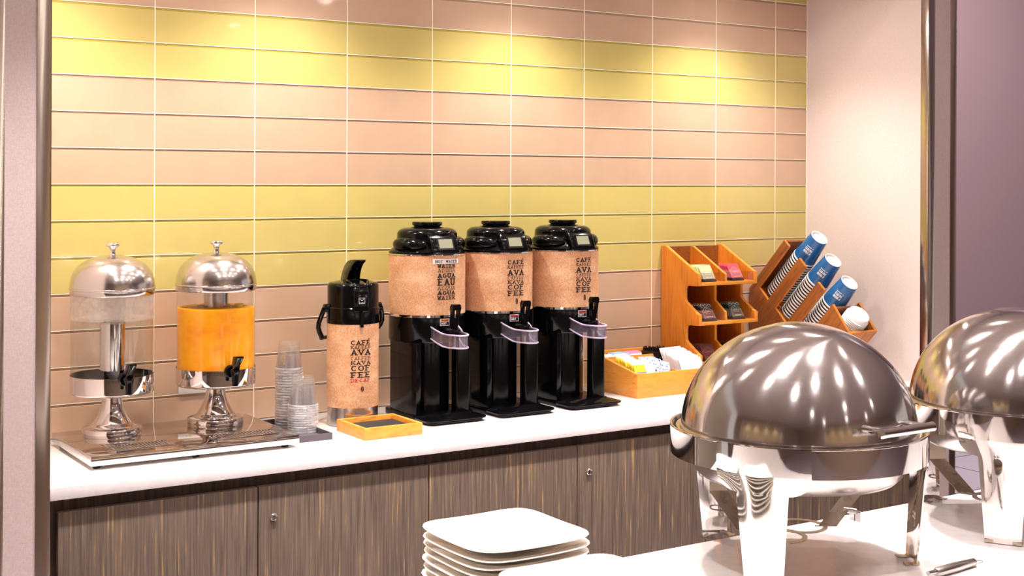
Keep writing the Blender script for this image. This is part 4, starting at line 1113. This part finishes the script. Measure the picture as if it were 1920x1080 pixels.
# ================================================================== SQUARE PLATES
def plate_obj():
    hs = .1175
    prof = [(0.0, .0032), (.30, .0032), (.55, .0034), (.70, .0050), (.82, .0085), (.92, .0125), (1.0, .0155), (1.006, .0170), (.995, .0180)]
    top = [(1.0, .0188), (.90, .0150), (.80, .0108), (.70, .0078), (.55, .0062), (.30, .0060), (0.0, .0060)]
    n = 72
    def ring(k, z):
        out = []
        for i in range(n):
            a = 2 * PI * i / n
            c, s_ = math.cos(a), math.sin(a)
            e = 2 + 3.4 * k ** 1.5
            rr = hs * k / ((abs(c) ** e + abs(s_) ** e) ** (1 / e))
            lift = (rr / hs - k) * .008 if k > .6 else 0
            out.append((rr * c, rr * s_, z + lift))
        return out
    mb = MB(); rings = [ring(max(k, .001), z) for k, z in prof + top]
    o = 0
    for rg in rings: mb.v += rg
    for j in range(len(rings) - 1):
        for i in range(n):
            k = (i + 1) % n
            mb.f.append((j * n + i, j * n + k, (j + 1) * n + k, (j + 1) * n + i)); mb.m.append(0)
    mb.f.append(tuple(reversed(range(n)))); mb.m.append(0)
    mb.f.append(tuple(range((len(rings) - 1) * n, len(rings) * n))); mb.m.append(0)
    return mb.build('square_plate', M_CERAM, angle=60)
pl = None
def plate_stack(x, y, n, which, dz=.0130):
    global pl
    for k in range(n):
        if pl is None: o = plate_obj(); pl = o
        else: o = pl.copy(); COL.objects.link(o)
        o.location = (x + random.uniform(-.002, .002) * (k < n - 1), y + random.uniform(-.002, .002) * (k < n - 1), ZC + k * dz + .0002 + (.003 if k == n - 1 else 0))
        o.rotation_euler = (0, 0, random.uniform(-.03, .03) if k < n - 1 else 0)
        q_ = n - 1 - k
        l = ('topmost white square plate of the %s' % which) if q_ == 0 else ('white square plate, %s from the top, in the %s' % (ORD[q_], which))
        tag(o, l, 'plate', which)
plate_stack(0.002, -1.8930, 9, 'rear plate stack')
plate_stack(-0.022, -2.178, 8, 'front plate stack')

# ================================================================== CHAFING DISHES
def chafer(cx, cy, lab):
    t = thing('chafing_dish', lab, 'chafing dish', (cx, cy, ZC), group='round roll-top chafing dishes on the island')
    z = lambda a: a - ZC
    R = .2436
    # band
    MB().lathe([(.2405, z(1.0915)), (R, z(1.0915)), (R, z(1.1425)), (R + .0012, z(1.1435)), (R + .0008, z(1.1455)), (R - .0015, z(1.1462)), (R - .0035, z(1.145)), (.2395, z(1.128)), (.236, z(1.124)), (.231, z(1.124)), (.231, z(1.10)), (.2405, z(1.0915))], 160).build('frame_band', M_MIRROR, t, angle=50)
    MB().lathe([(.232, z(1.126)), (.2345, z(1.136)), (.2325, z(1.141)), (.2285, z(1.1415)), (.222, z(1.138)), (.215, z(1.13))], 160).build('inner_rim', M_DOME, t, angle=50)
    MB().lathe([(.0001, z(1.046)), (.165, z(1.046)), (.185, z(1.049)), (.197, z(1.060)), (.202, z(1.080)), (.203, z(1.100)), (.228, z(1.103))], 128).build('water_pan', M_SATIN, t, angle=60)
    # legs
    def leg(azd):
        az = math.radians(azd); rows = []
        zs = [1.1432, 1.128, 1.110, 1.0935]
        hw = [.0880, .0880, .0880, .0880]
        for i in range(11):      # fillet
            a = i / 10 * PI / 2
            zs.append(1.0930 - .034 * math.sin(a) ** 1 ); hw.append(.0880 - .040 * (1 - math.cos(a)))
        for i in range(1, 17):
            u = i / 16
            zs.append(1.059 - u * (1.059 - .8850)); hw.append(.048 - .0105 * u)
        for zz, h in zip(zs, hw):
            k = min(1, max(0, (1.092 - zz) / .2))
            r0 = R + .0014 - (.0165 * k ** 1.1)
            cur = 1 - .62 * min(1, max(0, (1.10 - zz) / .05))
            rw = []
            for j in range(17):
                s = -h + 2 * h * j / 16
                a = s / R * cur
                rr = r0
                x = rr * math.cos(a) + (0 if cur > .99 else 0); y = rr * math.sin(a) / cur if cur > .05 else s
                x -= (1 - cur) * 0.012 * (s / .048) ** 2
                rw.append((x * math.cos(az) - y * math.sin(az), x * math.sin(az) + y * math.cos(az), z(zz)))
            rows.append(rw)
        nn = lambda p: Vector((p[0], p[1], 0)).normalized()
        lg = MB().sheet(rows, .0022, nn).build('leg', M_MIRROR, t, angle=40)
        for s in (-1, 1):
            x0, x1 = .200, .2275
            T = lambda p: (p[0] * math.cos(az) - p[1] * math.sin(az), p[0] * math.sin(az) + p[1] * math.cos(az), p[2])
            MB().prism([(x1, z(.8905)), (x1, z(.8845)), (x1 - .006, z(.8832)), (x0 + .004, z(.8832)), (x0, z(.8842)), (x0, z(.8862)), (x0 + .005, z(.8853)), (x1 - .008, z(.8853)), (x1 - .003, z(.8905))],
                s * .027 - .009, s * .027 + .009, lambda u, v, a: T((u, a, v))).build('foot_tab', M_DSTEEL, lg)
    for azd in (93, 210, -33): leg(azd)
    # dome: rear shell fixed, front roll-top shell just inside
    def dome_r(k, grow):
        a = k * PI / 2
        return (.2255 + grow) * math.cos(a) ** .97 if k < 1 else 0.0, z(1.1405) + (.2035 + grow) * math.sin(a) ** .985
    def shell(name, y_lim, side, grow, mt):
        nu, nv = 48, 96; mb = MB(); rows = []
        # sphere-like surface parametrised around the x axis (the hinge axis), so the lip is a clean arc
        for i in range(nu + 1):
            ph = PI * i / nu                     # from +x pole to -x pole
            rw = []
            for j in range(nv // 2 + 1):
                th = side[0] + (side[1] - side[0]) * j / (nv // 2)
                x = math.cos(ph); y = math.sin(ph) * math.cos(th); zz = math.sin(ph) * math.sin(th)
                rw.append(((.2255 + grow) * x, (.2255 + grow) * y, z(1.1385) + (.2050 + grow) * zz))
            rows.append(rw)
        mb.sheet(rows, .0015, lambda p: Vector((p[0], p[1], (p[2] - z(1.1385)))).normalized())
        return mb.build(name, mt, t, angle=50)
    shell('rear_cover', 0, (0.0, math.radians(96)), -.0022, M_DOME)
    cov = shell('roll_top_cover', 0, (math.radians(82), PI), 0.0, M_DOME)
    # handle bar on the front of the cover
    hy, hz = -.268, z(1.177)
    MB().tube([(-.0672, hy, hz), (-.067, hy, hz), (-.060, hy, hz), (-.0595, hy, hz), (.0595, hy, hz), (.060, hy, hz), (.067, hy, hz), (.0672, hy, hz)], [.006, .0090, .0090, .0086, .0086, .0090, .0090, .006], 24).build('handle_bar', M_MIRROR, cov)
    for x in (-.052, .052):
        MB().tube([(x, hy, hz), (x * .98, -.214, hz - .001)], .0065, 14).build('handle_post', M_MIRROR, cov)
    # burner brackets: strap down from the pan, bent to a flat ring
    def bracket(p0, p1, p2, c, rr, wid=.018):
        mb = MB(); rows = []
        pts = [Vector(p0), Vector(p1), Vector(p2)]
        dirh = Vector((c[0] - p2[0], c[1] - p2[1], 0)).normalized(); side = Vector((.8377, -.5461, 0))
        pe = Vector((c[0], c[1], p2[2])) - dirh * (rr + .004)
        allp = pts + [pe]
        rows = [[p - side * wid, p + side * wid] for p in allp]
        d0 = Vector((0, 0, 1))
        mb.sheet(rows, .002, lambda p: Vector((0.2, 0.2, 1)).normalized())
        mb.lathe([(rr, p2[2] - .001), (rr + .010, p2[2] - .001), (rr + .010, p2[2] + .001), (rr, p2[2] + .001), (rr, p2[2] - .001)], 48, (c[0], c[1]))
        o = mb.build('burner_bracket', M_DSTEEL, t, angle=40)
        return o
    bw_ = bracket((.226, .066, z(1.088)), (.2185, .0605, z(.972)), (.139, .052, z(.920)), (.088, .080), .046)
    n0 = Vector((.200, .050, z(.945)))
    wn = MB().tube([n0 - Vector((.012, -.006, 0)), n0 + Vector((.010, -.008, -.004))], .006, 12)
    for s in (-1, 1):
        wn.box(-.001, .001, -.008 + s * .004, .008 + s * .004, -.022, .0, T=lambda p: (n0.x + .010 + p[0], n0.y - .006 + p[1] + s * .003, n0.z + p[2] - .002))
    wn.build('wing_nut', M_CHROME, bw_)
    bracket((-.046, .173, z(1.085)), (-.046, .173, z(.990)), (-.048, .091, z(.930)), (-.030, .020), .046)
    return t
chafer(0.617, -1.980, 'front round roll-top chafing dish with polished dome, left of the other one')
chafer(1.247, -2.010, 'right round roll-top chafing dish, cut off by the right edge of the picture')

# ================================================================== SERVING SPOON + REST
p0 = Vector((0.755, -2.200, ZC)); p1 = Vector((0.910, -2.188, ZC))
sp = thing('serving_utensil', 'steel utensil handle with a hanging loop lying on the island', 'utensil', (p0.x, p0.y, ZC))
d = (p1 - p0); ln_ = d.length; dn = d.normalized()
q = lambda u, h_=0: tuple(dn * u + Vector((0, 0, h_)))
MB().tube([q(-.002, .0095), q(.004, .0095), q(.06, .009), q(.118, .008), q(.124, .008)], [.007, .009, .0092, .0078, .004], 20).build('handle', M_SATIN, sp)
MB().tube([q(.004 - .03, .012), q(.006, .010)], .0045, 10).build('neck', M_CHROME, sp)
lp = [tuple(dn * (.124 + .011 * (1 - math.cos(a))) + Vector((-dn.y, dn.x, 0)) * (.0055 * math.sin(a)) + Vector((0, 0, .006))) for a in [2 * PI * i / 20 for i in range(21)]]
MB().tube(lp, .0009, 8, caps=False).build('hanging_loop', M_CHROME, sp)
bp_ = [(dn * -.026 + Vector((-.045 * math.cos(a) - .040, .045 * math.sin(a) - .03, .003 + .004 * 1))) for a in [2 * PI * i / 28 for i in range(29)]]
rest = thing('spoon_rest', 'shallow round steel rest barely showing at the bottom picture edge', 'spoon rest', (0.620, -2.246, ZC))
MB().lathe([(.0001, .001), (.045, .001), (.058, .006), (.0600, .0085), (.0585, .0090), (.045, .003), (.0001, .0025)], 56).build('dish', M_MIRROR, rest)
